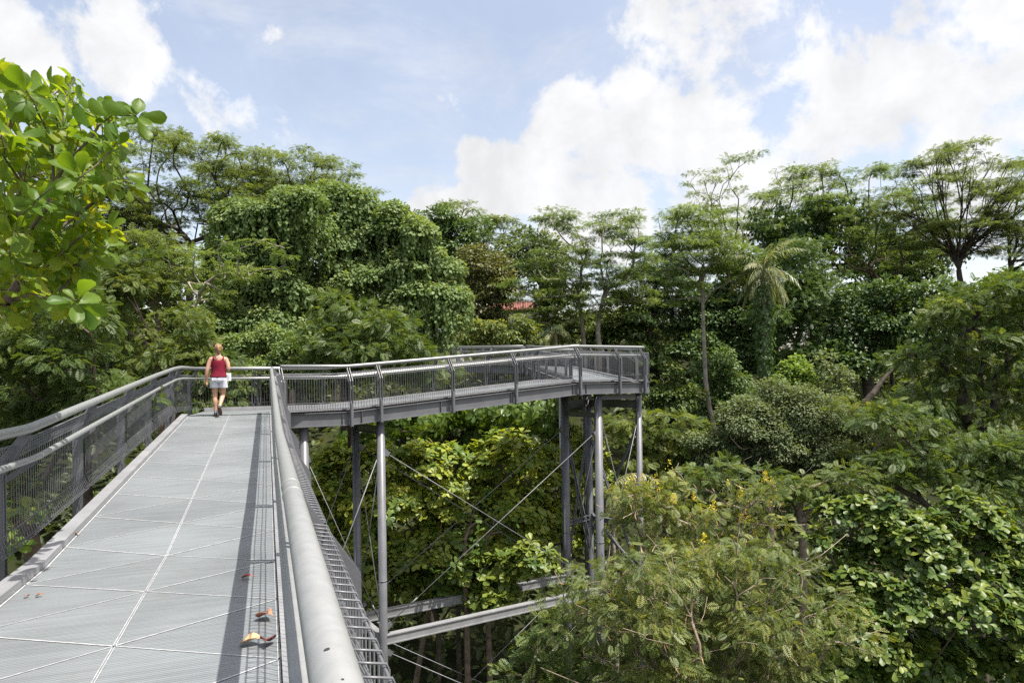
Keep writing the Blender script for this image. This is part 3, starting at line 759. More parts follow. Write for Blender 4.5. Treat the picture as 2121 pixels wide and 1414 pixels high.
# ---- feathery flowering shrubs in front of the tower
def pods_and_twigs(n):
    def f(C, O, R):
        i = rng.integers(0, len(C), n)
        c = C[i] + O[i] * R[i][:, None] * .7 + rng.normal(0, .1, (n, 3))
        d = np.array([0, 0, -1.0]) + rng.normal(0, .45, (n, 3))
        return (('seed_pod', leaves(c, d, norm(rng.normal(0, 1, (n, 3))), .15*rng.uniform(.6, 1.2, n), T_dia(.06, .10, .25), rng.random(n)), L_POD),)
    return f
def flowers(n, m):
    def f(C, O, R):
        out = list(pods_and_twigs(n)(C, O, R))
        sel = np.argsort(.25*C[:, 0] + rng.normal(0, .8, len(C)))[:max(6, int(len(C)*.7))]
        sp = sel[rng.integers(0, len(sel), m)]
        base = C[sp] + norm(O[sp] + np.array([0, 0, .8])) * R[sp][:, None] * .8
        k = 15
        j = np.repeat(np.arange(m), k)
        h = rng.random(len(j))
        c = base[j] + np.stack([rng.normal(0, 1, len(j))*.045*(1.1-h), rng.normal(0, 1, len(j))*.045*(1.1-h), h*.20], -1)
        d = rng.normal(0, 1, (len(j), 3)) + np.array([0, 0, .4])
        out.append(('blossom', leaves(c, d, norm(rng.normal(0, 1, (len(j), 3))), .026*rng.uniform(.7, 1.3, len(j)), T_dia(.45, .2, .1), rng.random(len(j))), L_FLOWER))
        return tuple(out)
    return f
dense_tree('flowering_shrub', 'feathery shrub with yellow flower spikes in front of the tower', [(1360, 1040, 60, 36), (1430, 1060, 70, 42), (1330, 1090, 56, 40), (1500, 1070, 56, 40), (1400, 1120, 76, 44), (1560, 1090, 50, 36), (1480, 1140, 76, 40), (1580, 1040, 30, 36), (1300, 1030, 26, 34)], 13.2, .30, .18, L_FEATHY, r0=.10, tmpl=PIN6, larea=.42, flat=.55, nt=80, bare=70, bark=BARK_T, cov=.55, tshift=.12, extras=flowers(420, 150), rtip=.007, cat='shrub')
dense_tree('thorny_shrub', 'wide feathery shrub with bare pale branches in the lower center foreground', [(1250, 1210, 70, 44), (1340, 1190, 80, 46), (1450, 1210, 90, 50), (1560, 1190, 84, 46), (1650, 1190, 64, 40), (1190, 1290, 70, 50), (1300, 1290, 100, 54), (1430, 1300, 110, 56), (1570, 1290, 96, 54), (1690, 1270, 66, 36), (1360, 1390, 110, 56), (1500, 1390, 110, 56), (1640, 1370, 80, 44), (1740, 1330, 50, 30), (1440, 1470, 160, 60)], 10.3, .27, .165, L_FEATHY, r0=.11, tmpl=PIN6, larea=.42, flat=.85, nt=150, bare=190, bark=BARK_T, cov=.62, droop=.35, tshift=.05, extras=pods_and_twigs(520), rtip=.006, cat='shrub')
BARE_ROOT = bpy.context.scene.collection.objects[-3] if False else [o for o in COL.objects if o.name.startswith('thorny_shrub')][0]
def bare_branches():
    nd_ = P(1385, 1250, 9.9)
    tg = [P(x, y, 9.6 + rng.normal(0, .35)) for x, y in ((1310,1175),(1480,1105),(1560,1150),(1250,1235),(1330,1320),(1395,1335),(1450,1290),(1515,1240),(1650,1165),(1290,1300),(1600,1215),(1540,1180),(1755,1105),(1700,1150),(1240,1310),(1345,1225),(1420,1200),(1230,1190),(1500,1330),(1620,1260),(1370,1140),(1440,1160),(1300,1245),(1465,1235),(1560,1300),(1210,1260),(1380,1390),(1300,1370),(1660,1220))]
    b = nd_ + np.array([.25, .3, -1.6])
    l, _ = skeleton(b, nd_, np.array(tg), .028, .0045, bend=.25, wob=.07, path_w=.3)
    link('bare_branch', mesh_quads('bare_branch', l[0], l[1]), BARK_T, BARE_ROOT, True)
bare_branches()
dense_tree('feathery_shrub', 'fresh green feathery shrub at the bottom, left of the bare pale branches', [(1110, 1360, 60, 36), (1080, 1400, 60, 40), (1190, 1380, 80, 46), (1270, 1400, 76, 40), (1150, 1440, 110, 44), (1130, 1310, 40, 30)], 10.8, .26, .18, L_FEATH, r0=.08, tmpl=PIN6, larea=.42, flat=.5, nt=60, bare=30, bark=BARK_T, cov=.6, tshift=.0, rtip=.006, cat='shrub')

# bare branch trunk lying broken in the thicket
bt = [P(1768, 895, 30), P(1782, 850, 30), P(1806, 818, 30), P(1832, 782, 30.3), P(1858, 755, 30.5)]
g0 = bt[0].copy(); g0[2] = float(ground(g0[0], g0[1]))
brk = empty('broken_trunk', tuple(g0)); tag(brk, 'broken leaning dead trunk between the grey thicket and the large feathery tree', 'dead tree')
parts = []
for pts, rr in (([g0, bt[0], bt[1], bt[2]], [.26, .21, .19, .16]), ([bt[2], bt[3], bt[4]], [.13, .09, .04]), ([bt[1], P(1760, 880, 29.6), P(1752, 905, 29.4)], [.08, .05, .03]), ([bt[0], P(1800, 872, 29.6), P(1840, 868, 29.4)], [.07, .05, .03])):
    v, q_ = tube_np(pts, rr, 9); parts.append((v, q_, np.zeros(len(v))))
v, q_, _ = merge(parts)
link('trunk', mesh_quads('trunk', v, q_), BARK_D, brk, True)

# ---- palms
def palm(name, label, px, py, Z, base_px, nf, ln, r0, climb=True, tilt=(-.5, 1.2), group=None):
    top = P(px, py, Z)
    b = P(base_px, 800, Z); b[2] = float(ground(b[0], b[1])) - .3
    root = empty(name, tuple(b)); tag(root, label, 'palm', group)
    tv = [b*(1-f) + top*f + np.array([.12*math.sin(3*f), 0, 0]) for f in np.linspace(0, 1, 9)]
    tv[-1] = top
    v, q = tube_np(tv, np.linspace(r0*1.3, r0*.8, 9), 10)
    link('trunk', mesh_quads('trunk', v, q), BARK_P, root, True)
    for i in range(nf):
        a = i*2.4 + rng.normal(0, .2)
        e = tilt[1] - (tilt[1]-tilt[0]) * (i/nf) + rng.normal(0, .1)
        d = np.array([math.cos(a)*math.cos(e), math.sin(a)*math.cos(e), math.sin(e)])
        L = ln * rng.uniform(.8, 1.1)
        K = 12
        pts = [top.copy()]
        dd = d.copy()
        for k in range(K):
            dd = dd + np.array([0, 0, -.13 - .05*k/K]); dd /= np.linalg.norm(dd)
            pts.append(pts[-1] + dd*L/K)
        pts = np.array(pts)
        v, q = tube_np(pts, np.linspace(.035, .008, K+1), 5)
        parts = [(v, q, np.full(len(v), .7))]
        n = 34
        fr = np.repeat(np.linspace(.12, .99, n), 2)
        idx = np.clip((fr*K).astype(int), 0, K-1); w = fr*K - idx
        c = pts[idx]*(1-w)[:, None] + pts[idx+1]*w[:, None]
        t = norm(pts[idx+1]-pts[idx])
        sdv = norm(np.cross(t, np.array([0, 0, 1.0])))*np.tile([1, -1], n)[:, None]
        ld_ = sdv*.8 + t*.55 + np.array([0, 0, -.45]) + rng.normal(0, .12, (2*n, 3))
        parts.append(leaves(c, ld_, norm(np.array([0, 0, 1.0]) + sdv*.3), L*.24*np.sin(math.pi*(.2+.75*fr)), T_dia(.06, .02, .25), np.repeat(rng.normal(.42, .24), 2*n) + rng.normal(0, .12, 2*n)))
        V, Q, T = merge(parts)
        link('frond', mesh_quads('frond', V, Q, T), L_PALM, root)
    if climb:
        n = 2600
        f = rng.uniform(.18, .95, n)
        ax = np.array(tv); idx = np.clip((f*8).astype(int), 0, 7); w = f*8-idx
        c = ax[idx]*(1-w)[:, None] + ax[idx+1]*w[:, None]
        rad = rdir(n)*np.array([1, 1, .2]); wd = (.25 + .45*np.clip((f-.45)*2.2, 0, 1))*rng.uniform(.5, 1.1, n)
        c = c + rad*wd[:, None]
        o = link('creeper', mesh_quads('creeper', *leaves(c, rad*.3+np.array([0, 0, -1.0])+rng.normal(0, .3, (n, 3)), norm(rad+rng.normal(0, .3, (n, 3))), .19*rng.uniform(.7, 1.3, n), T_leaf(.36), rng.normal(.35, .2, n))), L_DARK, root)
        o['kind'] = 'stuff'
    return root
palm('coconut_palm', 'coconut palm with a creeper clad trunk and bleached drooping fronds, right of center', 1580, 560, 36.5, 1577, 25, 2.4, .15, True, (-.85, 1.35))
palm('small_palm', 'small palm with arching fronds near the house behind the span', 1150, 690, 47, 1150, 10, 2.4, .12, False, (-.2, 1.1), 'small palms')
palm('small_palm', 'dark small palm beside the house wall, left of the other', 1085, 660, 60, 1085, 11, 2.6, .14, False, (-.3, 1.1), 'small palms')
palm('small_palm', 'palm with striped fronds seen between the tower columns', 1262, 1010, 26, 1266, 10, 1.9, .09, False, (-.4, 1.0), 'small palms')

# ---- big pale leaves of the sea almond, close at the left edge
ro = [(20,170),(55,190),(105,190),(150,205),(25,235),(90,255),(140,265),(208,232),(232,250),(282,240),(190,285),(236,305),(160,305),(110,318),(60,315),(8,325),(50,375),(110,372),(170,365),(215,372),(250,365),(200,415),(150,425),(95,435),(40,445),(0,425),(60,495),(120,495),(178,485),(215,478),(20,535),(90,555),(150,552),(185,540),(55,605),(125,602),(160,622),(15,625),(-40,300),(-50,420),(-40,540),(-60,200),(130,520),(75,415),(130,340),(30,290),(75,230),(205,330),(175,450),(70,570),(30,480),(-20,590),(185,515)]
pts, out = [], []
for (px, py) in ro:
    for rep in range(6 if px < 190 else 2):
        p = P(px + (rng.normal(0, 12) if rep else 0), py + (rng.normal(0, 14) if rep else 0), 5.2 + rng.normal(0, .3) + rep*.45)
        pts.append(p); out.append(np.array([.55, -.15, .55]) + rng.normal(0, .28, 3))
pts, out = np.array(pts), np.array(out)
tb = rng.normal(.42, .16, len(pts))
crownA = merge([rosettes(pts, out, .155, 7, T_obovate(.25, .24, .08), .18, tb + .10, sj=.30),
                rosettes(pts[::2], out[::2]*-1 + np.array([0, 0, .6]), .17, 4, T_obovate(.27, .3, .07), .1, tb[::2]-.1)])
baseA = np.array([-6.2, 3.9, 0.0]); baseA[2] = float(ground(*baseA[:2])) - .2
limbA, _ = skeleton(baseA, P(-420, 560, 5.2), pts, .06, .0045, wob=.03)
tree_thing('sea_almond_tree', 'sea almond branch with large translucent yellow green leaves close at the left edge', baseA, limbA, crownA, BARK_M, L_ALMOND)
n_ = 2
pr = np.array([P(205 - CX*0 - 150, 1055, 7.4), P(20, 1120, 7.0), P(30, 1030, 7.6)])
b_ = pr.mean(0) + np.array([-.6, .3, 0]); b_[2] = float(ground(b_[0], b_[1])) - .2
limb_, _ = skeleton(b_, pr.mean(0) + np.array([-.3, 0, -1.0]), pr, .05, .006)
tree_thing('sapling', 'young broad leaved sapling showing through the mesh of the left railing', b_, limb_, rosettes(pr, np.array([[.2, -.3, 1], [.1, -.4, .8], [0, 0, 1]], float), .21, 8, T_obovate(.27, .25, .07), .15, np.array([.6, .45, .5])), BARK_M, L_ALMOND, 'sapling')

# ---- red roofed house, low grey roof, green fence, distant tower block
HZ = 71.0
def house():
    TILE = noise_mat('red_tile', (.17, .06, .045), (.25, .095, .07), 5, .8, 0, .4)
    WALL = noise_mat('white_render', (.60, .60, .57), (.72, .72, .69), 2, .8)
    GLS = noise_mat('window_glass', (.03, .04, .045), (.06, .07, .08), 2, .15)
    x0, x1 = (1000-CX)/F*HZ, (1148-CX)/F*HZ
    ze, zr = P(1070, 643, HZ)[2], P(1070, 615, HZ)[2]
    zb = float(ground(0, HZ)) - .5
    y0, y1 = HZ, HZ + 8
    rt = empty('house', ((x0+x1)/2, HZ, zb)); tag(rt, 'white house with a red tiled roof on the hillside among the trees', 'house')
    m = MB(); m.box((x0, y0, zb), (x1-x0, 0, 0), (0, y1-y0, 0), (0, 0, ze-zb)); m.build('wall', WALL, rt)
    m = MB()
    e = .7
    A_ = [(x0-e, y0-e, ze), (x1+e, y0-e, ze), (x1+e, y1+e, ze), (x0-e, y1+e, ze), (x0+2.6, (y0+y1)/2, zr), (x1-2.6, (y0+y1)/2, zr)]
    m.add(A_, [(0, 1, 5, 4), (1, 2, 5), (2, 3, 4, 5), (3, 0, 4), (3, 2, 1, 0)])
    for i in range(34):
        x = x0 - e + (x1-x0+2*e)*(i+.5)/34
        f0 = min(1, max(0, (x-(x0-e))/(2.6+e))); f1 = min(1, max(0, ((x1+e)-x)/(2.6+e))); f = min(f0, f1)
        a = np.array([x, y0-e, ze+.03]); b = np.array([x, y0-e+(4+e)*f, ze+.03+(zr-ze)*f])
        if f > .05: m.tube([a, b], .06, 5)
    m.build('roof', TILE, rt)
    for i in range(3):
        xw = x0 + (x1-x0)*(.15 + .3*i)
        m = MB(); m.box((xw, y0-.03, ze-1.9), (1.1, 0, 0), (0, .06, 0), (0, 0, 1.2)); w = m.build('window', GLS, rt)
        m = MB()
        for o_, a_, c_ in (((xw-.06, y0-.05, ze-1.96), (1.22, 0, 0), (0, 0, .06)), ((xw-.06, y0-.05, ze-.70), (1.22, 0, 0), (0, 0, .06)), ((xw-.06, y0-.05, ze-1.9), (.06, 0, 0), (0, 0, 1.2)), ((xw+1.1, y0-.05, ze-1.9), (.06, 0, 0), (0, 0, 1.2)), ((xw+.52, y0-.05, ze-1.9), (.06, 0, 0), (0, 0, 1.2))):
            m.box(o_, a_, (0, .09, 0), c_)
        m.build('frame', WALL, w)
    # shed with grey roof, left
    p = P(935, 690, 52)
    rt = empty('shed', (p[0], p[1], float(ground(p[0], p[1])))); tag(rt, 'small pale grey roofed shed peeping out behind the creeper curtains', 'shed')
    m = MB(); m.box((p[0]-1.2, p[1], float(ground(p[0], p[1]))-.3), (2.0, 0, 0), (0, 2.0, 0), (0, 0, p[2]-.25-float(ground(p[0], p[1]))+.3)); m.build('wall', WALL, rt)
    m = MB(); m.prism([(p[0]-1.5, p[1]-.3, p[2]-.25), (p[0]+1.1, p[1]-.3, p[2]-.25), (p[0]+.3, p[1]-.3, p[2]+.35), (p[0]-1.0, p[1]-.3, p[2]+.35)], (0, 2.6, 0)); m.build('roof', PAINT_L, rt)
    # green fence
    a, b = P(1118, 692, 58), P(1192, 690, 58)
    rt = empty('green_fence', tuple(a)); tag(rt, 'strip of dark green fence on the slope below the house', 'fence')
    GRN = noise_mat('green_net', (.01, .05, .035), (.02, .085, .06), 6, .7)
    m = MB(); m.box(a - np.array([0, 0, .2]), b-a, (0, .03, 0), (0, 0, .9)); m.build('net_panel', GRN, rt)
    for f in np.linspace(0, 1, 4):
        q = a*(1-f)+b*f; gz = float(ground(q[0], q[1])); gz = min(gz, q[2]-.3)
        m = MB(); m.tube([(q[0], q[1]-.04, gz-.2), (q[0], q[1]-.04, q[2]+.8)], .04, 8); m.build('post', BARK_M, rt)
house()

# ---- undergrowth and far woods
def undergrowth():
    n = 5200
    x = rng.uniform(-34, 44, n); y = rng.uniform(5, 72, n) ** 1.0
    keep = (np.abs(x) < y*.95 + 6)
    x, y = x[keep], y[keep]
    z = ground(x, y)
    C = np.stack([x, y, z + rng.uniform(.1, .9, len(x))], -1)
    R = rng.uniform(.5, 1.3, len(x))
    k = 13
    i = np.repeat(np.arange(len(C)), k)
    d = rdir(len(i), -.2)
    c = C[i] + d*R[i][:, None]*np.array([1, 1, .8])
    m = len(i)
    V, Q, T = leaves(c, d + rng.normal(0, .4, (m, 3)) + np.array([0, 0, -.1]), norm(np.array([0, 0, .8]) + d*.5 + rng.normal(0, .3, (m, 3))), rng.uniform(.25, .62, m), T_leaf(.24), rng.normal(.4, .15, len(C))[i] + rng.normal(0, .15, m))
    NLEAF[0] += len(Q)
    o = link('undergrowth', mesh_quads('undergrowth', V, Q, T), L_UNDER)
    tag(o, 'mixed ferns and leafy undergrowth covering the valley floor', None, None, 'stuff')
undergrowth()

def far_woods():
    C, R = [], []
    for i in range(640):
        x = rng.uniform(-75, 105); y = rng.uniform(78, 108)
        top = 21.5 if x < -2 else (18.5 if x < 22 else 15.0)
        C.append((x, y, float(ground(x, y)) + rng.uniform(1.0, max(2.0, top - float(ground(x, y)))))); R.append(rng.uniform(1.8, 3.4))
    for i in range(160):
        a = rng.uniform(-60, -12); C.append((a, rng.uniform(44, 62), float(ground(a, 52)) + rng.uniform(1, 7))); R.append(rng.uniform(1.4, 2.4))
    C, R = np.array(C), np.array(R)
    o = link('far_woods', mesh_quads('far_woods', *blob_leaves(C, np.tile([0, -.5, .6], (len(C), 1)), R, .75, .9, T_leaf(.3))), L_UNDER)
    NLEAF[0] += len(o.data.polygons)
    tag(o, 'mass of dark woodland filling the hillside behind the named trees', None, None, 'stuff')
far_woods()
# ================================================================== the elevated walkway
DX, DY, SL = -0.33822, 0.94107, 0.0687          # plan direction and slope of the first ramp
HD = 1.88                                        # eye above its deck

S0 = 6.4                                         # level landing up to here, ramp beyond
def W(s, o, v=0.0):
    return np.array([s*DX + o*DY, s*DY - o*DX, EYE - HD + SL*max(s, S0) + v])

def s_at(Z, o):
    return (Z + o*DX) / DY

Ev = np.array([0.858, 0.513, 0]); Ev /= np.linalg.norm(Ev)
Bv = np.array([-Ev[1], Ev[0], 0])
A0 = W(17.15, 0.395); A0[2] = 0
T1, T2, T3 = 1.63, 8.75, 11.63
Z0, Z1 = EYE - 0.705, EYE - 0.10

def zf(t):
    return Z0 + (Z1 - Z0) * min(1, max(0, (t - T1) / (T2 - T1)))

def Fs(t, w, v=0.0):
    p = A0 + Ev*t + Bv*w
    p[2] = zf(t) + v
    return p

def t_of(px, w=0.0):
    q = (px - CX) / F
    a = A0 + Bv*w
    return (q*a[1] - a[0]) / (Ev[0] - q*Ev[1])

# grating material: fine bars across, tone changes from panel to panel
def grate_mat(name, c_bar, c_gap):
    m, nt, b = new_mat(name)
    N = nt.nodes.new
    tc = N('ShaderNodeTexCoord')
    sx = N('ShaderNodeSeparateXYZ')
    nt.links.new(tc.outputs['Object'], sx.inputs[0])
    at = N('ShaderNodeAttribute'); at.attribute_name = 'ang'
    m1 = N('ShaderNodeMath'); m1.operation = 'MULTIPLY_ADD'
    nt.links.new(sx.outputs['X'], m1.inputs[0]); nt.links.new(at.outputs['Fac'], m1.inputs[1]); nt.links.new(sx.outputs['Y'], m1.inputs[2])
    m2 = N('ShaderNodeMath'); m2.operation = 'MULTIPLY'; m2.inputs[1].default_value = 1/0.024
    nt.links.new(m1.outputs[0], m2.inputs[0])
    m3 = N('ShaderNodeMath'); m3.operation = 'FRACT'
    nt.links.new(m2.outputs[0], m3.inputs[0])
    m4 = N('ShaderNodeMath'); m4.operation = 'LESS_THAN'; m4.inputs[1].default_value = 0.66
    nt.links.new(m3.outputs[0], m4.inputs[0])
    mp = N('ShaderNodeMapping'); mp.inputs['Scale'].default_value = (0.9, 14, 1)
    nt.links.new(tc.outputs['Object'], mp.inputs['Vector'])
    nz = N('ShaderNodeTexNoise'); nz.inputs['Scale'].default_value = 1.6; nz.inputs['Detail'].default_value = 6
    nt.links.new(mp.outputs[0], nz.inputs['Vector'])
    nz2 = N('ShaderNodeTexNoise'); nz2.inputs['Scale'].default_value = 1.1; nz2.inputs['Detail'].default_value = 5
    nt.links.new(tc.outputs['Object'], nz2.inputs['Vector'])
    ton = N('ShaderNodeAttribute'); ton.attribute_name = 'tone'
    ad = N('ShaderNodeMath'); ad.operation = 'ADD'
    nt.links.new(nz.outputs['Fac'], ad.inputs[0]); nt.links.new(nz2.outputs['Fac'], ad.inputs[1])
    mr = N('ShaderNodeMapRange'); mr.inputs[1].default_value = 0.7; mr.inputs[2].default_value = 1.35; mr.inputs[3].default_value = 0.80; mr.inputs[4].default_value = 1.18
    nt.links.new(ad.outputs[0], mr.inputs[0])
    mu = N('ShaderNodeMath'); mu.operation = 'MULTIPLY'
    nt.links.new(mr.outputs[0], mu.inputs[0]); nt.links.new(ton.outputs['Fac'], mu.inputs[1])
    mx = N('ShaderNodeMix'); mx.data_type = 'RGBA'
    nt.links.new(m4.outputs[0], mx.inputs[0])
    mx.inputs[6].default_value = (*c_gap, 1); mx.inputs[7].default_value = (*c_bar, 1)
    sc = N('ShaderNodeVectorMath'); sc.operation = 'SCALE'
    nt.links.new(mx.outputs[2], sc.inputs[0]); nt.links.new(mu.outputs[0], sc.inputs['Scale'])
    sn = N('ShaderNodeTexNoise'); sn.inputs['Scale'].default_value = 1.7; sn.inputs['Detail'].default_value = 9; sn.inputs['Roughness'].default_value = .7
    nt.links.new(tc.outputs['Object'], sn.inputs['Vector'])
    sr = N('ShaderNodeMapRange'); sr.inputs[1].default_value = .60; sr.inputs[2].default_value = .76; sr.inputs[3].default_value = 0; sr.inputs[4].default_value = .55
    nt.links.new(sn.outputs['Fac'], sr.inputs[0])
    st_ = N('ShaderNodeMix'); st_.data_type = 'RGBA'
    nt.links.new(sr.outputs[0], st_.inputs[0]); nt.links.new(sc.outputs[0], st_.inputs[6]); st_.inputs[7].default_value = (.15, .125, .09, 1)
    nt.links.new(st_.outputs[2], b.inputs['Base Color'])
    b.inputs['Roughness'].default_value = 0.45
    b.inputs['Metallic'].default_value = 0.15
    return m

GRATE = grate_mat('steel_grating', (0.222, 0.244, 0.250), (0.150, 0.164, 0.169))

def deck_object(name, root, tris, M, seams=(), seam_w=0.007):
    """tris: local (x, y) triangles or quads; one mesh with a tone per panel; seams are raised welded strips"""
    V, Fc, tone, ang, mi = [], [], [], [], []
    for t in tris:
        b = len(V)
        V += [(x, y, 0.0) for x, y in t]
        Fc.append([b+i for i in range(len(t))])
        tone.append(rng.normal(1.0, 0.045)); ang.append(rng.choice([-.05, 0, .05, .09]))
        mi.append(0)
    nface = len(Fc)
    for (x0, y0), (x1, y1), w in seams:
        d = np.array([x1-x0, y1-y0]); L = np.linalg.norm(d); d /= L
        n_ = np.array([-d[1], d[0]]) * w/2
        b = len(V)
        for (q, h) in ((n_, .004), (-n_, .004)):
            V += [(x0+q[0], y0+q[1], h), (x1+q[0], y1+q[1], h)]
        Fc.append([b, b+2, b+3, b+1]); tone.append(1.0); ang.append(0.0); mi.append(1)
    me = bpy.data.meshes.new(name)
    me.from_pydata(V, [], Fc)
    for nm, val in (('tone', tone), ('ang', ang)):
        a = me.attributes.new(nm, 'FLOAT', 'FACE')
        a.data.foreach_set('value', np.array(val, dtype=np.float32))
    me.update()
    o = link(name, me, [GRATE, SEAM], root)
    me.polygons.foreach_set('material_index', mi)
    o.matrix_basis = M
    return o

def frame_matrix(x3, y3, o3):
    x3 = np.asarray(x3, float); y3 = np.asarray(y3, float)
    x3 = x3/np.linalg.norm(x3); y3 = y3/np.linalg.norm(y3)
    z3 = np.cross(x3, y3)
    return Matrix(((x3[0], y3[0], z3[0], o3[0]), (x3[1], y3[1], z3[1], o3[1]), (x3[2], y3[2], z3[2], o3[2]), (0, 0, 0, 1)))

# ---------------------------------------------------------------- railings
WIRE_PROF = [(.076, .81), (.132, .925), (.125, .932), (.075, .922), (.07, .91), (.07, .20), (.07, .04), (.076, .033), (.13, .05), (.076, .20)]
HORIZ = [(.128, .920), (.077, .912), (.074, .80), (.074, .20), (.125, .053), (.076, .042)]

def mesh_panel(root, p0, u0, p1, u1, pitch=0.062, r=0.0033, hr=0.0042):
    p0, p1, u0, u1 = (np.asarray(a, float) for a in (p0, p1, u0, u1))
    T = p1 - p0
    L = np.linalg.norm(T)
    T = T / L
    g = 0.06
    n = max(2, int((L - 2*g) / pitch))
    fr = np.linspace(g/L, 1 - g/L, n)
    prof = np.array(WIRE_PROF)
    tan = np.gradient(prof, axis=0); tan /= np.linalg.norm(tan, axis=1)[:, None]
    nw, nv = -tan[:, 1], tan[:, 0]
    base = p0[None]*(1-fr)[:, None] + p1[None]*fr[:, None]
    inw = u0[None]*(1-fr)[:, None] + u1[None]*fr[:, None]
    K = len(prof)
    ring = [(1, 0), (0, 1), (-1, 0), (0, -1)]
    V = np.zeros((n, K, 4, 3))
    for k in range(K):
        for q, (a, b) in enumerate(ring):
            w = prof[k, 0] + r*b*nw[k]
            v = prof[k, 1] + r*b*nv[k]
            V[:, k, q] = base + inw*w + np.array([0, 0, v]) + T*a*r
    i, k, q = np.meshgrid(np.arange(n), np.arange(K-1), np.arange(4), indexing='ij')
    qn = (q+1) % 4
    o = i*K*4
    Q = np.stack([o+k*4+q, o+k*4+qn, o+(k+1)*4+qn, o+(k+1)*4+q], -1).reshape(-1, 4)
    parts = [(V.reshape(-1, 3), Q, np.zeros(n*K*4))]
    for w, v in HORIZ:
        a = p0 + T*g*0.6 + u0*w + np.array([0, 0, v]); b = p1 - T*g*0.6 + u1*w + np.array([0, 0, v])
        vv, qq = tube_np([a, b], hr, 5)
        parts.append((vv, qq, np.zeros(len(vv))))
    V, Q, _ = merge(parts)
    return link('mesh_panel', mesh_quads('mesh_panel', V, Q), WIRE, root)

def post(root, p, u, tangent, wr=0.27, wm=0.31, hr=1.10, hm=0.84, mat=None):
    p, u, t = np.asarray(p, float), np.asarray(u, float), np.asarray(tangent, float)
    t = np.array([t[0], t[1], 0]); t /= np.linalg.norm(t)
    def pt(w, v, k):
        return p + u*w + np.array([0, 0, v]) + t*k
    m = MB()
    prof = [(-.045, -.42), (.045, -.42), (.045, .68), (wr+.025, hr-.055), (wr-.045, hr-.03), (-.045, .73)]
    for k in (-.036, .024):
        m.prism([pt(w, v, k) for w, v in prof], t*.012)
    m.prism([pt(w, v, -.023) for w, v in ((-.056, -.40), (.035, -.40), (.035, .17), (-.056, .17))], t*.046)
    m.prism([pt(w, v, -.022) for w, v in ((.04, .60), (.09, .64), (wm, hm-.05), (wm+.012, hm-.022), (wm-.03, hm-.022), (.05, .67))], t*.010)
    return m.build('post', mat or PAINT, root)

def railing(name, label, st, group='walkway railings', rail_r=0.044, mid_r=0.03, pitch=0.062, closed_ends=True, sleeves=False, wire_r=0.0033):
    """st: list of dicts p (on the post line, deck level), u inward, post, mesh, wr, wm, hr, hm"""
    root = empty(name, tuple(st[0]['p']))
    tag(root, label, 'railing', group)
    up = np.array([0, 0, 1.0])
    g = lambda s, k, d: s.get(k, d)
    top = [s['p'] + s['u']*g(s, 'wr', .27) + up*g(s, 'hr', 1.10) for s in st]
    mid = [s['p'] + s['u']*g(s, 'wm', .31) + up*g(s, 'hm', .84) for s in st]
    def smooth(pts):
        out = [pts[0]]
        for i in range(1, len(pts)-1):
            a, b, c = pts[i-1], pts[i], pts[i+1]
            l = min(.16, .3*np.linalg.norm(b-a), .3*np.linalg.norm(c-b))
            q0 = b + (a-b)/np.linalg.norm(a-b)*l; q1 = b + (c-b)/np.linalg.norm(c-b)*l
            out += [q0, .25*q0+.5*b+.25*q1, q1]
        return out + [pts[-1]]
    m = MB(); m.tube(smooth(top), rail_r, 20)
    if sleeves:
        for i in range(1, len(top)-1):
            d = (top[i+1]-top[i-1]); d /= np.linalg.norm(d)
            for q in (-.11, .11):
                c = top[i] + d*q
                m.tube([c - d*.010, c - d*.006, c + d*.006, c + d*.010], [rail_r*.99, rail_r*1.05, rail_r*1.05, rail_r*.99], 24)
    m.build('top_rail', GALV, root)
    m = MB(); m.tube(smooth(mid), mid_r, 14); m.build('middle_rail', GALV, root)
    for i, s in enumerate(st):
        a = st[max(0, i-1)]['p']; b = st[min(len(st)-1, i+1)]['p']
        if g(s, 'post', True):
            post(root, s['p'], s['u'], b - a, g(s, 'wr', .27), g(s, 'wm', .31), g(s, 'hr', 1.10), g(s, 'hm', .84))
        if i and g(s, 'mesh', True):
            mesh_panel(root, st[i-1]['p'], st[i-1]['u'], s['p'], s['u'], pitch, wire_r)
    return root

n3 = np.array([DY, -DX, 0]); d3 = np.array([DX, DY, SL])

# ---------------------------------------------------------------- first ramp
S_END = 16.9
DL, DR = -1.675, 0.05
ramp = empty('walkway_ramp', tuple(W(0, DR)))
tag(ramp, 'long grey steel grating ramp with triangular panels that the woman walks on', 'walkway')
mx_ = (DL + DR) / 2
sp = 1.04
def tiles(x0, x1, side, sa, sb):
    """triangles of one half of the deck between stations sa and sb (local y from sa)"""
    cx_, ex_ = (x1, x0) if side == 0 else (x0, x1)
    n = int(round((sb - sa) / sp)); q = (sb - sa) / n
    tris = [[(cx_, 0), (ex_, 0), (ex_, q*.5)]]
    seams = []
    for i in range(n):
        yc = q*i
        tris.append([(cx_, yc), (ex_, yc+q*.5), (cx_, yc+q)])
        seams.append(((cx_, yc), (ex_, yc+q*.5), .011))
        seams.append(((ex_, yc+q*.5), (cx_, yc+q), .0075))
        if i < n-1:
            tris.append([(ex_, yc+q*.5), (ex_, yc+q*1.5), (cx_, yc+q)])
    tris.append([(ex_, sb-sa-q*.5), (ex_, sb-sa), (cx_, sb-sa)])
    e_ = .009 if side == 0 else -.009
    seams.append(((cx_ - e_*.7, 0), (cx_ - e_*.7, sb-sa), .0045))
    seams.append(((ex_ + e_, 0), (ex_ + e_, sb-sa), .013))
    return tris, seams
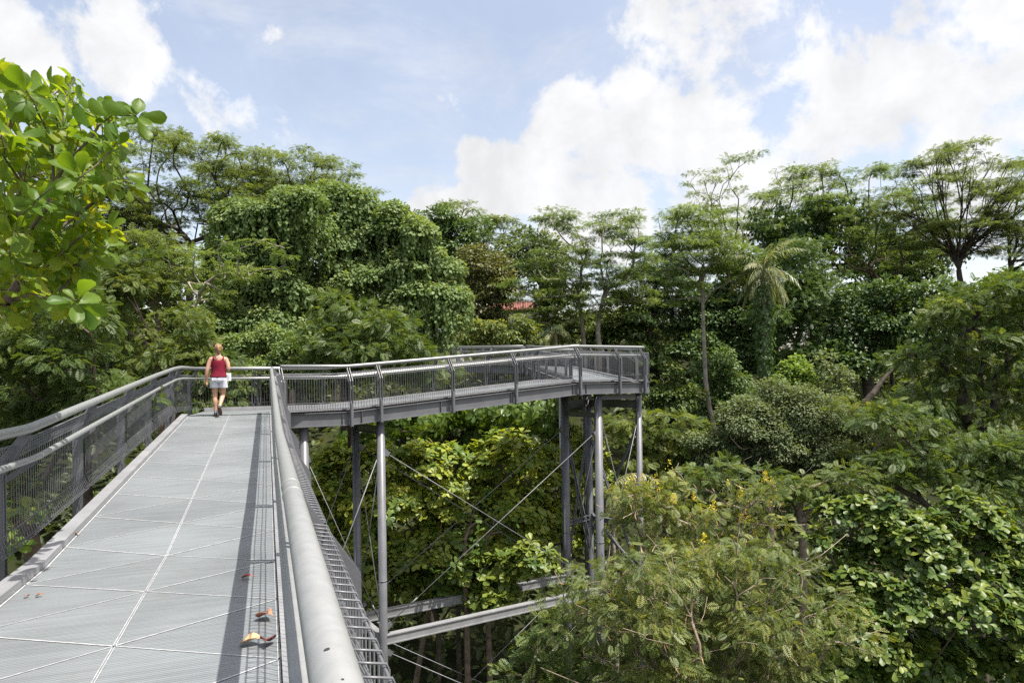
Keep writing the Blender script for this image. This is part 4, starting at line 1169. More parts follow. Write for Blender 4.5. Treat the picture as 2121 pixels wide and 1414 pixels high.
for x0, x1, side in ((DL, mx_, 0), (mx_, DR, 1)):
    t_, s_ = tiles(x0, x1, side, -2.0, S0)
    deck_object('landing_panel', ramp, t_, frame_matrix(n3, np.array([DX, DY, 0]), W(-2.0, 0, -.002)), s_)
    t_, s_ = tiles(x0, x1, side, S0, S_END)
    deck_object('deck_panel', ramp, t_, frame_matrix(n3, d3, W(S0, 0, -.002)), s_)
def ramp_run(fn, name, mat):
    m = MB()
    for a, b in ((-2.2, S0), (S0, S_END)):
        fn(m, a, b)
    m.build(name, mat, ramp)
for (a, b) in ((DL-.13, DL-.004), (DR+.004, DR+.13)):
    ramp_run(lambda m, s, e: m.box(W(s, a, -.03), W(e, a, -.03)-W(s, a, -.03), n3*(b-a), (0, 0, .085)), 'kerb', PAINT_L)
for (a, b, c) in ((-1.86, -1.81, -1.70), (.185, .225, .15)):
    def f(m, s, e):
        m.box(W(s, a, -.075), W(e, a, -.075)-W(s, a, -.075), n3*(b-a), (0, 0, .012))
        m.ibeam(W(s, c, -.24), W(e, c, -.24), .14, .31)
    ramp_run(f, 'edge_beam', PAINT)
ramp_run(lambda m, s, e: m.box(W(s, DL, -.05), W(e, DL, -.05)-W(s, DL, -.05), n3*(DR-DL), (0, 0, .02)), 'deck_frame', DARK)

# right railing of the first ramp
OR_ = .275
def st_right(Z, dx, **k):
    return dict(p=W(s_at(Z, OR_), OR_), u=-n3, wr=OR_ - dx*.941, wm=OR_ - (dx-.022)*.941, hr=1.045, hm=.82, **k)
stR = [st_right(-.9, .085), st_right(2.55, .086), st_right(5.4, .092), st_right(7.3, .098), st_right(9.9, .105), st_right(12.6, .11), st_right(15.3, .11)]
stR.append(dict(p=W(17.15, .395), u=-n3, wr=.27, wm=.31, hr=1.06, hm=.82))
railing('railing', 'thick tube handrail nearest the camera, along the right side of the ramp', stR, sleeves=True, rail_r=.034, mid_r=.025, wire_r=.0027, pitch=.0625)
RAIL_NEAR = [o for o in COL.objects if o.name == 'railing'][0]
_a, _b = [s_['p'] - n3*-1*0 + s_['u']*s_['wr'] + np.array([0, 0, s_['hr']]) for s_ in stR[:2]]
_ax = norm(_b - _a)
for zq, ph in ((.93, -.25), (.83, .05)):
    c_ = _a + _ax*((zq - _a[1])/_ax[1])
    up_ = norm(np.array([0, 0, 1.0]) - _ax*_ax[2]); sd_r = np.cross(_ax, up_)
    nv_ = up_*math.cos(ph) + sd_r*math.sin(ph)
    m = MB(); m.tube([c_ + nv_*.0335, c_ + nv_*.0346], .0042 if ph < 0 else .002, 12); m.build('drain_hole', DARK, RAIL_NEAR)

def st_left(Z, dxr, **k):
    o = -2.10
    return dict(p=W(s_at(Z, o), o), u=n3, wr=2.10 + dxr*.941, wm=2.10 + (dxr+.06)*.941, hr=1.06, hm=.82, **k)
stL = [st_left(0.6, -2.02), st_left(3.1, -2.00), st_left(5.65, -2.00), st_left(8.0, -2.03), st_left(10.4, -2.06), st_left(12.8, -2.09), st_left(15.2, -2.08)]
pk = W(17.75, -2.10); pk[2] = Z0
kc = np.array([-8.40, 17.75, Z0])
stL.append(dict(p=pk, u=n3*.95+np.array([DX, DY, 0])*-.1, wr=.22, wm=.27))
stL.append(dict(p=kc, u=norm(np.array([0.97, -.25, 0])), wr=.27, wm=.31))
railing('railing', 'railing along the left side of the ramp, in front of the feathery trees', stL, wire_r=.0034, rail_r=.041, mid_r=.027)

# ---------------------------------------------------------------- far span
WB = 2.60
span = empty('walkway_span', tuple(Fs(0, 0)))
tag(span, 'raised grey walkway span crossing the valley from the corner behind the woman to the tower', 'walkway')
def loc(p):
    q = np.asarray(p, float) - A0
    return (float(np.dot(q, Ev)), float(np.dot(q, Bv)))
pl = [loc(W(S_END, DL)), loc(W(S_END, DR)), (T1, .34), (T1, WB-.34), (loc(kc)[0]+.25, WB-.34)]
cen_ = A0.copy(); cen_[2] = Z0
deck_object('landing_panel', span, [pl], frame_matrix(Ev, Bv, cen_ + np.array([0, 0, -.004])),
            [((T1, .34), (T1, WB-.34), .01), (((pl[0][0]+pl[1][0])/2, (pl[0][1]+pl[1][1])/2), (-.3, WB-.4), .008)])
sl = (Z1-Z0)/(T2-T1)
tris, seams = [], []
nb = 8
for i in range(nb):
    a, b = (T2-T1)*i/nb, (T2-T1)*(i+1)/nb
    tris += [[(a, .34), (b, .34), (a, WB-.34)], [(b, .34), (b, WB-.34), (a, WB-.34)]]
    seams += [((b, .34), (a, WB-.34), .008), ((b, .34), (b, WB-.34), .006)]
o3 = A0 + Ev*T1; o3[2] = Z0
deck_object('deck_panel', span, tris, frame_matrix(np.array([Ev[0], Ev[1], sl]), Bv, o3), seams)
# landing at the tower
R2 = np.array([-0.10, 1.0, 0]); R2 /= np.linalg.norm(R2)
N2 = np.array([R2[1], -R2[0], 0])
YB = 23.9
pr_ = [Fs(T2, .34), Fs(T3-.2, .34), np.array([4.18, YB, Z1]), np.array([2.36, YB, Z1]), Fs(T2, WB-.34)]
o4 = A0.copy(); o4[2] = Z1
deck_object('landing_panel', span, [[loc(p) for p in pr_]], frame_matrix(Ev, Bv, o4), [(loc(pr_[3]), loc(pr_[2]), .01)])
def run(fn, ts, name, mat):
    m = MB()
    for a, b in zip(ts[:-1], ts[1:]):
        fn(m, a, b)
    return m.build(name, mat, span)
run(lambda m, a, b: m.box(Fs(a, .2), Fs(b, .2)-Fs(a, .2), Bv*.13, (0, 0, .05)), [-.15, T1, T2, T3], 'kerb', PAINT_L)
run(lambda m, a, b: m.box(Fs(a, WB-.33), Fs(b, WB-.33)-Fs(a, WB-.33), Bv*.13, (0, 0, .09)), [loc(kc)[0]+.3, T1, T2, 10.1], 'kerb', PAINT_L)
def eb(w):
    def f(m, a, b):
        m.ibeam(Fs(a, w, -.215), Fs(b, w, -.215), .13, .34, .016)
        for q in np.linspace(a+.3, b-.2, max(2, int((b-a)/1.5))):
            c = Fs(q, w, -.215)
            m.box(c + Bv*-.055 + np.array([0, 0, -.15]) - Ev*.005, Ev*.01, Bv*.11, (0, 0, .30))
    return f
run(eb(.135), [-.25, T1, T2, T3], 'edge_beam', PAINT)
run(eb(WB-.135), [loc(kc)[0]+.2, T1, T2, 10.1], 'edge_beam', PAINT)
def ub(m, a, b):
    for q in np.arange(a+.4, b, .9):
        m.ibeam(Fs(q, .21, -.20), Fs(q, WB-.21, -.20), .09, .20, .012)
    m.box(Fs(a, .34, -.05), Fs(b, .34, -.05)-Fs(a, .34, -.05), Bv*(WB-.68), (0, 0, .02))
run(ub, [.1, T1, T2, T3-1], 'deck_frame', PAINT)

tp = [t_of(px) for px in (585, 711, 789, 938, 1069, 1189, 1284, 1336)]
tp[1], tp[5] = T1, T2
stF = [dict(p=Fs(0, 0), u=Bv, post=False)] + [dict(p=Fs(t, 0), u=Bv) for t in tp]
stF.append(dict(p=Fs(T3, 0), u=norm(Bv-Ev*.5), post=False))
railing('railing', 'railing on the camera side of the raised span, above its bare edge beam', stF)
ta = loc(kc)[0]
stB = [dict(p=kc, u=-Bv, post=False)]
for t in (ta+1.55, -.1, T1, 3.2, 5.05, 6.9, T2):
    stB.append(dict(p=Fs(t, WB), u=-Bv))
lb = Fs(10.27, WB)
stB.append(dict(p=lb, u=norm(-Bv+Ev*.5)))
railing('railing', 'railing on the far side of the raised span, behind the woman', stB)

# ---------------------------------------------------------------- second ramp, going away from the tower landing
SL2 = 0.062
def G(q, x, v=0.0):
    p = np.array([2.36, YB, Z1]) + R2*q + N2*x
    p[2] = Z1 + SL2*max(0, q) + v
    return p
Q2 = 14.0
r2 = empty('switchback_ramp', tuple(G(0, 0)))
tag(r2, 'sunlit pale ramp rising away from the tower landing toward the hillside', 'walkway')
tris, seams = [], []
for i in range(12):
    a, b = Q2*i/12, Q2*(i+1)/12
    tris += [[(0, a), (1.82, a), (0, b)], [(1.82, a), (1.82, b), (0, b)]]
    seams += [((1.82, a), (0, b), .009)]
deck_object('deck_panel', r2, tris, frame_matrix(N2, np.array([R2[0], R2[1], SL2]), G(0.0, 0)), seams)
for x, w in ((-.13, .12), (1.83, .12)):
    m = MB(); m.box(G(0, x, -.02), G(Q2, x, -.02)-G(0, x, -.02), N2*w, (0, 0, .08)); m.build('kerb', PAINT_L, r2)
for x in (-.22, 2.04):
    m = MB(); m.ibeam(G(0, x, -.22), G(Q2, x, -.22), .13, .32); m.build('edge_beam', PAINT, r2)
stE = [dict(p=Fs(T3, 0), u=norm(Bv-Ev*.5), post=False), dict(p=np.array([4.60, YB-.6, Z1]), u=-N2)]
for q in (.6, 2.8, 5.0, 7.4, 9.6, 11.8, 14.0, 16.4):
    stE.append(dict(p=G(q, 2.24) if q <= Q2 else G(q, 2.24) - np.array([0, 0, SL2*(q-Q2)]), u=-N2))
railing('railing', 'railing right of the pale ramp, closing the end of the span', stE, pitch=.075)
stI = [dict(p=lb, u=norm(-Bv+Ev*.5), post=False)]
for q in (.4, 2.6, 5.0, 7.4, 9.6, 11.8, 13.9):
    stI.append(dict(p=G(q, -.40), u=N2))
railing('railing', 'dense mesh railing on the left of the pale ramp beyond the tower', stI, pitch=.075)

# third ramp, to the left along the hillside
e3 = np.array([-0.80, 0.60, 0]); b3 = np.array([0.60, 0.80, 0])
h3 = G(Q2, -.40) + np.array([0, 0, .0])
def H(q, w, v=0.0):
    p = h3 + e3*q + b3*w
    p[2] = h3[2] + .028*max(0, q) + v
    return p
r3 = empty('upper_ramp', tuple(H(0, 0)))
tag(r3, 'distant walkway ramp on the hillside, partly behind the creepers and above the span', 'walkway')
deck_object('deck_panel', r3, [[(-2.6, .1), (0, .1), (0, 2.3), (-2.6, 2.3)], [(0, .1), (13, .1), (13, 2.3), (0, 2.3)]], frame_matrix(e3, -b3, H(0, 0, 0)).copy() @ Matrix.Diagonal((1, -1, 1, 1)), [])
for w in (.05, 2.35):
    m = MB(); m.ibeam(H(-.3, w, -.24), H(13, w, -.24), .14, .40); m.build('edge_beam', PAINT, r3)
stH = [dict(p=H(q, 0), u=b3) for q in (0.1, 2.3, 4.6, 6.9, 9.2, 11.5, 13)]
railing('railing', 'near railing of the distant upper ramp among the leaves', stH, pitch=.09)
stH = [dict(p=H(q, 2.4), u=-b3) for q in (-2.4, 0.1, 2.3, 4.6, 6.9, 9.2, 11.5, 13)]
railing('railing', 'far railing of the distant upper ramp in front of the red roofed house', stH, pitch=.09)

# ---------------------------------------------------------------- supports
def col_xy(t, w):
    p = A0 + Ev*t + Bv*w
    return p
def column(root, p, top, r, name='column'):
    g = float(ground(p[0], p[1]))
    m = MB()
    m.tube([(p[0], p[1], g-.4), (p[0], p[1], top-.025)], r, 20)
    m.tube([(p[0], p[1], top-.025), (p[0], p[1], top)], r*1.25, 20)
    for z in (EYE-5.2, ):
        m.tube([(p[0], p[1], z), (p[0], p[1], z+.03)], r*1.06, 20)
    return m.build(name, PAINT, root)
def gusset(root, c, d, s=.16):
    """small channel bracket where a rod meets a column; d horizontal direction of the rod"""
    c = np.asarray(c, float); d = np.asarray(d, float); d = d/np.linalg.norm(d)
    sd = np.cross(d, (0, 0, 1)); sd /= np.linalg.norm(sd); u = np.cross(sd, d)
    m = MB()
    for k in (-.055, .045):
        m.prism([c + sd*k + d*a + u*b for a, b in ((0, -.09), (s, -.06), (s, .06), (0, .09))], sd*.01)
    m.prism([c + sd*-.055 + d*a + u*b for a, b in ((s, -.075), (s+.012, -.075), (s+.012, .075), (s, .075))], sd*.11)
    return m.build('bracket', PAINT, root)
def rod(root, p0, p1, r=.014, brackets=True, rc=.11):
    p0, p1 = np.asarray(p0, float), np.asarray(p1, float)
    d = p1-p0; L = np.linalg.norm(d); d = d/L
    m = MB(); m.tube([p0 + d*.12, p1 - d*.12], r, 7)
    c = p0*.12 + p1*.88
    m.tube([c-d*.12, c+d*.12], r*1.9, 8)
    m.build('tie_rod', ROD, root)
    if brackets:
        gusset(root, p0 + d*rc*.7, d); gusset(root, p1 - d*rc*.7, -d)

def at_z(p, z):
    return np.array([p[0], p[1], EYE + z])

tF1 = t_of(787, .30)
F1 = col_xy(tF1, .30); B1 = col_xy(tF1-.05, 2.20)
tF2 = t_of(1238, .45); F2 = col_xy(tF2, .45)
tB2 = t_of(1169, 2.20); B2 = col_xy(tB2, 2.20)
tF3 = t_of(1322, .45); F3 = col_xy(tF3, .45)
B3 = np.array([(1218-CX)/F*24.2, 24.2, 0])
C1 = col_xy(t_of(628, .30), .30); C2 = C1 + Bv*1.9

cr = empty('support_column', (C1[0], C1[1], float(ground(C1[0], C1[1]))))
tag(cr, 'single grey steel column under the near corner, just right of the big handrail', 'column', 'walkway supports')
column(cr, C1, Z0-.385, .11)
m = MB(); m.ibeam(at_z(C1, -1.20), at_z(C2, -1.20), .14, .17); m.build('cross_beam', PAINT, cr)
column(cr, C2, Z0-.385, .11)
rod(cr, at_z(C1, -1.75), at_z(F1, -6.45), .010)
gusset(cr, at_z(C1, -1.7) - Ev*.08, -Ev)

fr = empty('column_pair', (F1[0], F1[1], float(ground(F1[0], F1[1]))))
tag(fr, 'pair of grey columns under the middle of the span with tie beams and crossed rods', 'support frame', 'walkway supports')
column(fr, F1, zf(tF1)-.385, .11); column(fr, B1, zf(tF1)-.385, .11)
m = MB(); m.ibeam(at_z(F1, -1.28)+Bv*.1, at_z(B1, -1.28)-Bv*.1, .14, .20); m.build('cross_beam', PAINT, fr)
zt = -6.72
for a, b, ex in ((F1, F2, F3), (B1, B2, B3)):
    m = MB(); m.ibeam(at_z(a, zt), at_z(b, zt), .20, .25, .03, .15); m.build('tie_beam', PAINT_L, fr)
m = MB(); m.ibeam(at_z(F1, zt), at_z(B1, zt), .16, .22, .03, .12); m.build('tie_beam', PAINT_L, fr)
for a, b in ((F1, F2), (B1, B2)):
    rod(fr, at_z(a, -1.78), at_z(b, -6.55), .0115)
    rod(fr, at_z(b, -1.62), at_z(a, -6.45), .0115)
    rod(fr, at_z(a, -7.0), at_z(b, -11.6), .0115)
    rod(fr, at_z(b, -7.0), at_z(a, -11.6), .0115)
rod(fr, at_z(F1, -1.75), at_z(B1, -6.5), .012); rod(fr, at_z(B1, -1.75), at_z(F1, -6.5), .012)
rod(fr, at_z(F1, -1.75), at_z(C1, -6.5), .013, False)
rod(fr, at_z(B1, -1.75), at_z(C2, -6.5), .013, False)

tw = empty('walkway_tower', (F2[0], F2[1], float(ground(F2[0], F2[1]))))
tag(tw, 'tall braced tower of grey columns under the right end of the span', 'support tower', 'walkway supports')
for p, r in ((F2, .132), (F3, .10), (B2, .135), (B3, .12)):
    column(tw, p, Z1-.385, r)
X4 = np.array([(1161-CX)/F*25.2, 25.2, 0])
column(tw, X4, Z1-.2, .075)
def tb(a, b, z, h=.2, w=.14, name='cross_beam'):
    m = MB(); m.ibeam(at_z(a, z), at_z(b, z), w, h, .016, .012); m.build(name, PAINT, tw)
tb(B2, F2, -1.17, .16); tb(B2, B3, -.86, .26); tb(B3, F3, -.86, .26); tb(F2, F3, -.60, .16)
tb(B2, B3, -4.9, .16); tb(B3, F3, -4.9, .16); tb(X4, B2, -6.0, .2)
tb(F2, F3, zt, .25, .2, 'tie_beam'); tb(F2, B2, zt, .22, .16, 'tie_beam')
def brace(a, za, b, zb):
    m = MB()
    p0, p1 = at_z(a, za), at_z(b, zb)
    m.beam(p0, p1, .018, .12); m.beam(p0+np.array([0, 0, .05]), p1+np.array([0, 0, .05]), .10, .014)
    m.build('brace', PAINT, tw)
brace(B2, -1.6, B3, -6.4); brace(B3, -1.6, B2, -6.4)
brace(F3, -1.5, B3, -5.6); brace(B3, -1.9, F3, -6.6)
brace(B3, -4.7, F3, -6.5)
rod(tw, at_z(F2, -.9), at_z(F3, -6.6), .013, True, .1); rod(tw, at_z(F3, -1.2), at_z(F2, -6.6), .013, True, .1)
rod(tw, at_z(F2, -1.5), at_z(B2, -6.6), .012, False); rod(tw, at_z(B2, -1.5), at_z(F2, -6.6), .012, False)

# columns under the hillside ramps
for i, (q, lab) in enumerate(((2.6, 'grey column under the pale ramp, close behind the tower'), (13.3, 'grey column under the far end of the pale ramp'))):
    p = G(q, .75 if i == 0 else 1.85)
    c_ = empty('ramp_column', (p[0], p[1], float(ground(p[0], p[1]))))
    tag(c_, lab, 'column', 'walkway supports')
    column(c_, p, p[2]-.2, .11)
    m = MB(); m.ibeam(G(q, -.2, -.30), G(q, 2.0, -.30), .14, .18); m.build('cross_beam', PAINT, c_)

# flood lamp under the tower landing
fl = empty('flood_lamp', tuple(at_z(B2, -.52) + Ev*.28))
tag(fl, 'small round grey flood lamp hung beneath the walkway beside the tower', 'lamp')
lc = at_z(B2, -.55) + Ev*.22 - Bv*.3
dl = norm(np.array([.25, -.75, -.6]))
m = MB(); m.tube([lc - dl*.16, lc - dl*.10, lc + dl*.02, lc + dl*.10, lc + dl*.12], [.05, .085, .105, .12, .12], 16); m.build('lamp_housing', PAINT, fl)
m = MB(); m.tube([lc + dl*.121, lc + dl*.127], .10, 16); m.build('lens', noise_mat('lamp_glass', (.25, .24, .2), (.35, .34, .3), 8, .15), fl)
m = MB(); m.beam(lc + np.array([0, 0, .05]), lc + np.array([0, 0, .26]), .03, .05, (0, 1, 0)); m.build('lamp_arm', PAINT, fl)

# small white notice on the far railing
sg = empty('notice_sign', tuple(Fs(ta+2.4, WB, .9)))
tag(sg, 'small white notice plate fixed to the far railing beside the woman', 'sign')
def on_deck(px, py):
    r = P(px, py, 1.0) - np.array([0, 0, EYE])
    k = (-HD + SL*S0) / r[2]
    if k*(r[0]*DX + r[1]*DY) < S0:
        return np.array([0, 0, EYE]) + r*k
    k = -HD / (r[2] - SL*(r[0]*DX + r[1]*DY))
    return np.array([0, 0, EYE]) + r*k
q = np.array([(473-CX)/F, 1, 0])
kk = np.dot(A0 + Bv*(WB-.26), Bv) / np.dot(q, Bv)
sc_ = q*kk; sc_[2] = Z0 + .86
m = MB(); m.box(sc_ - Ev*.10 - np.array([0, 0, .08]), Ev*.17, -Bv*.006, (0, 0, .20)); m.build('plate', noise_mat('white_plate', (.74, .76, .74), (.82, .83, .82), 5, .4), sg)
m = MB()
for i in range(4):
    m.box(sc_ - Bv*.008 + Ev*(-.07) + np.array([0, 0, -.045 + i*.035]), Ev*(.08 if i % 2 else .11), -Bv*.002, (0, 0, .012))
m.build('print', noise_mat('grey_print', (.16, .17, .17), (.22, .23, .23), 5, .6), sg)

# fallen leaves on the deck
def fallen(px, py, size, rot, c1, c2, label, curl=.12, w=.36):
    p = on_deck(px, py)
    tv, tq = T_obovate(w, curl, .12)
    tv = tv.copy(); tv[:, 2] += .06*np.sin(tv[:, 1]*5) + .5*tv[:, 0]**2
    V = tv*size
    V[:, 1] -= size/2
    V[:, 2] -= V[:, 2].min() - .006
    c, s = math.cos(rot), math.sin(rot)
    V = np.stack([V[:, 0]*c - V[:, 1]*s, V[:, 0]*s + V[:, 1]*c, V[:, 2]], -1)
    V[:, 2] += (SL*(V[:, 0]*DX + V[:, 1]*DY) if py < 1120 else 0)
    me = mesh_quads('fallen_leaf', V, tq)
    o = link('fallen_leaf', me, noise_mat('dry_leaf', c1, c2, 14, .55, 0, .3, contrast=(.3, .7)), None, True)
    o.location = tuple(p)
    sd = o.modifiers.new('thick', 'SOLIDIFY'); sd.thickness = .002
    tag(o, label, 'leaf', 'fallen leaves')
fallen(513, 1199, .11, 1.25, (.30, .07, .045), (.45, .13, .08), 'narrow red fallen leaf lying alone on the right of the ramp', .12, .2)
fallen(551, 1283, .135, 1.0, (.40, .15, .09), (.58, .26, .15), 'orange red fallen leaf against the right kerb', .2)
fallen(524, 1334, .14, 1.6, (.55, .34, .17), (.68, .47, .26), 'pale tan fallen leaf beside the dark red one', .1)
fallen(554, 1337, .12, .2, (.12, .03, .025), (.24, .06, .04), 'crumpled dark red fallen leaf at the right kerb', .25)
fallen(160, 1108, .055, .8, (.30, .12, .06), (.42, .18, .10), 'tiny brown fallen leaf near the left kerb farther up the ramp', .2)
fallen(82, 1235, .05, 2.0, (.28, .12, .07), (.40, .18, .10), 'tiny brown fallen leaf near the left edge, right of its pair', .2)
fallen(55, 1237, .045, .4, (.32, .16, .09), (.42, .22, .12), 'tiny tan fallen leaf nearest the left kerb', .2)
# ================================================================== the woman on the ramp
SKIN = noise_mat('skin', (.50, .27, .18), (.58, .33, .23), 9, .5, 0, .05, .4)
TOP = noise_mat('maroon_cloth', (.135, .008, .022), (.205, .014, .034), 16, .85, 0, .5, .2, bscale=9)
SHORT = noise_mat('pale_grey_cloth', (.54, .56, .61), (.64, .66, .71), 18, .9, 0, .5, .2, bscale=14)
HAIR = noise_mat('blond_hair', (.16, .085, .035), (.36, .22, .10), 30, .45, 0, .4, .5, bscale=60)
SHOE = noise_mat('dark_shoe', (.02, .021, .024), (.05, .052, .056), 20, .7)
SOLE = noise_mat('shoe_sole', (.07, .035, .025), (.12, .06, .04), 30, .8, 0, .4)
SOCK = noise_mat('grey_sock', (.22, .22, .24), (.30, .30, .32), 20, .9)

pw = on_deck(454, 861.5)
head = norm(np.array([DX, DY, 0]))
side = np.array([head[1], -head[0], 0])
woman = empty('person', tuple(pw))
tag(woman, 'woman walking away in a dark red tank top, pale shorts and ponytail', 'person')
def wp(x, y, z):
    return pw + side*x + head*y + np.array([0, 0, z + SL*y])

def skin_body(name, nodes, edges, mat, root, sub=2):
    me = bpy.data.meshes.new(name)
    keys = list(nodes)
    me.from_pydata([tuple(wp(*nodes[k][:3])) for k in keys], [(keys.index(a), keys.index(b)) for a, b in edges], [])
    o = link(name, me, mat, root)
    o.modifiers.new('skin', 'SKIN').use_smooth_shade = True
    if not me.skin_vertices:
        me.skin_vertices.new()
    for i, k in enumerate(keys):
        r = nodes[k][3]
        me.skin_vertices[0].data[i].radius = r if isinstance(r, tuple) else (r, r)
        me.skin_vertices[0].data[i].use_root = (i == 0)
    s = o.modifiers.new('sub', 'SUBSURF'); s.levels = sub; s.render_levels = sub
    return o

nd = {
 'pelvis': (0, 0, .86, (.135, .10)), 'waist': (0, .01, 1.02, (.105, .085)), 'chest': (0, .02, 1.17, (.125, .095)), 'upper': (0, .01, 1.27, (.12, .08)),
 'neck0': (0, .0, 1.345, .058), 'neck1': (0, .012, 1.41, .048), 'head0': (0, .03, 1.475, (.062, .078)), 'head1': (0, .025, 1.545, (.070, .088)), 'head2': (0, .025, 1.60, (.045, .06)),
 'shL': (-.155, 0, 1.285, .058), 'upL': (-.196, -.01, 1.18, .052), 'elL': (-.232, -.025, 1.04, .043), 'foL': (-.25, -.01, .93, .041), 'wrL': (-.256, .02, .815, .023),
 'paL': (-.252, .03, .765, (.016, .034)), 'knL': (-.246, .035, .725, (.012, .034)),
 'shR': (.155, 0, 1.285, .058), 'upR': (.194, -.02, 1.18, .052), 'elR': (.215, -.05, 1.05, .044), 'foR': (.17, .07, 1.02, .034), 'wrR': (.11, .19, 1.03, .024), 'paR': (.09, .24, 1.04, (.03, .016)), 'knR': (.075, .275, 1.045, (.028, .013)),
 'hiL': (-.085, .0, .80, .085), 'thL': (-.085, .012, .64, .074), 'kneL': (-.08, .025, .47, .053), 'caL': (-.078, -.012, .35, .055), 'shinL': (-.074, -.01, .20, .037), 'anL': (-.07, -.015, .10, .031),
 'hiR': (.085, .0, .80, .085), 'thR': (.088, .03, .64, .074), 'kneR': (.082, .055, .475, .053), 'caR': (.064, -.05, .40, .053), 'shinR': (.040, -.16, .295, .037), 'anR': (.024, -.235, .225, .031),
}
ed = [('pelvis','waist'),('waist','chest'),('chest','upper'),('upper','neck0'),('neck0','neck1'),('neck1','head0'),('head0','head1'),('head1','head2'),
      ('upper','shL'),('shL','upL'),('upL','elL'),('elL','foL'),('foL','wrL'),('wrL','paL'),('paL','knL'),
      ('upper','shR'),('shR','upR'),('upR','elR'),('elR','foR'),('foR','wrR'),('wrR','paR'),('paR','knR'),
      ('pelvis','hiL'),('hiL','thL'),('thL','kneL'),('kneL','caL'),('caL','shinL'),('shinL','anL'),
      ('pelvis','hiR'),('hiR','thR'),('thR','kneR'),('kneR','caR'),('caR','shinR'),('shinR','anR')]
# fingers
for s, (bx, by, bz), dirs in (('L', (-.246, .035, .722), (0, .25, -1)), ('R', (.075, .28, 1.046), (-.55, .8, .05))):
    for i, ln in enumerate((.055, .064, .060, .048)):
        q = (i-1.5)*.016
        ofs = (0, q, 0) if s == 'L' else (0, 0, -q)
        dv = np.array(dirs)/np.linalg.norm(dirs)
        cur = np.array((.25, .25, 0)) if s == 'L' else np.array((-.3, -.4, -.2))
        a = np.array((bx, by, bz)) + ofs
        b = a + dv*ln*.5; c = b + (dv + cur*.7)*ln*.5
        for k, p, r in ((0, a, .0085), (1, b, .0085), (2, c, .007)):
            nd[f'{s}{i}{k}'] = (*p, r)
        ed += [('kn'+s, f'{s}{i}0'), (f'{s}{i}0', f'{s}{i}1'), (f'{s}{i}1', f'{s}{i}2')]
    if s == 'L':
        nd['Lt0'] = (-.244, .062, .765, .010); nd['Lt1'] = (-.238, .078, .73, .009); nd['Lt2'] = (-.232, .08, .705, .008)
    else:
        nd['Rt0'] = (.10, .235, 1.07, .010); nd['Rt1'] = (.085, .265, 1.085, .009); nd['Rt2'] = (.07, .285, 1.085, .008)
    ed += [('pa'+s, s+'t0'), (s+'t0', s+'t1'), (s+'t1', s+'t2')]
skin_body('body', nd, ed, SKIN, woman)

def ell(cx, cy, z, a, b, n=28, zf_=None, wob=0.0):
    R = []
    for i in range(n):
        t = 2*math.pi*i/n
        w = 1 + wob*math.sin(5*t + z*40)
        x, y = cx + a*math.cos(t)*w, cy + b*math.sin(t)*w
        R.append(wp(x, y, zf_(x, y) if zf_ else z))
    return R
def neckline(x, y):
    ax = abs(x)
    if ax > .128: return 1.235
    if ax > .085: return 1.345 - .5*(ax-.105)**2
    return 1.262 + 3.6*ax*ax + (.0 if y < 0 else -.03)
m = MB()
m.rings([ell(0, -.002, .885, .181, .150, wob=.03), ell(0, .0, .91, .175, .144, wob=.025), ell(0, .008, .97, .155, .126, wob=.015), ell(0, .012, 1.04, .152, .120, wob=.014), ell(0, .015, 1.10, .158, .124, wob=.012),
         ell(0, .018, 1.17, .166, .128), ell(0, .015, 1.225, .163, .124), ell(0, .008, 1.26, .148, .114, zf_=lambda x, y: min(1.262, neckline(x, y)+.01)), ell(0, .0, 1.3, .130, .090, zf_=neckline)], caps=False)
tk = m.build('tank_top', TOP, woman)
sd = tk.modifiers.new('thick', 'SOLIDIFY'); sd.thickness = .006
for sx in (-1, 1):
    m = MB(); m.tube([wp(sx*.106, -.080, 1.28), wp(sx*.104, -.056, 1.322), wp(sx*.100, -.008, 1.342), wp(sx*.10, .04, 1.325), wp(sx*.10, .085, 1.27)], .0145, 8)
    m.build('shoulder_strap', TOP, woman)
m = MB()
m.rings([ell(0, .0, .945, .146, .118), ell(0, -.004, .90, .160, .130, wob=.012), ell(0, -.008, .85, .174, .144, wob=.01), ell(0, -.006, .80, .178, .144), ell(0, 0, .77, .174, .132)], caps=True)
for sx in (-1, 1):
    m.rings([ell(sx*.083, 0, .83, .094, .128, 20), ell(sx*.085, .004, .74, .097, .120, 20, wob=.02), ell(sx*.088, .012 if sx < 0 else .022, .645, .104, .116, 20, wob=.02)], caps=False)
sh = m.build('shorts', SHORT, woman)
m = MB()
for sx in (-1, 1):
    m.box(wp(sx*.085-.045, -.151, .815), wp(sx*.085+.045, -.151, .815)-wp(sx*.085-.045, -.151, .815), head*.01, (0, 0, .06))
m.build('pocket', SHORT, sh)
# hair cap with ponytail
def hair_ring(z, a, b, cy):
    return ell(0, cy, z, a, b, 24, wob=.015)
m = MB()
m.rings([hair_ring(1.455, .058, .048, -.028), hair_ring(1.49, .074, .080, .0), hair_ring(1.53, .082, .100, .012), hair_ring(1.57, .081, .100, .018), hair_ring(1.605, .066, .084, .02), hair_ring(1.628, .040, .052, .02), hair_ring(1.637, .012, .016, .02)])
hr_ = m.build('hair', HAIR, woman)
m = MB(); m.tube([wp(0, -.085, 1.575), wp(0, -.125, 1.585), wp(.004, -.142, 1.545), wp(.008, -.135, 1.48), wp(.010, -.118, 1.42), wp(.012, -.105, 1.375)], [.018, .026, .028, .026, .020, .006], 12)
m.build('ponytail', HAIR, hr_)
for sx in (-1, 1):
    m = MB(); m.tube([wp(sx*.076, .03, 1.50), wp(sx*.084, .02, 1.525), wp(sx*.080, .028, 1.545)], [.008, .012, .008], 8); m.build('ear', SKIN, woman)
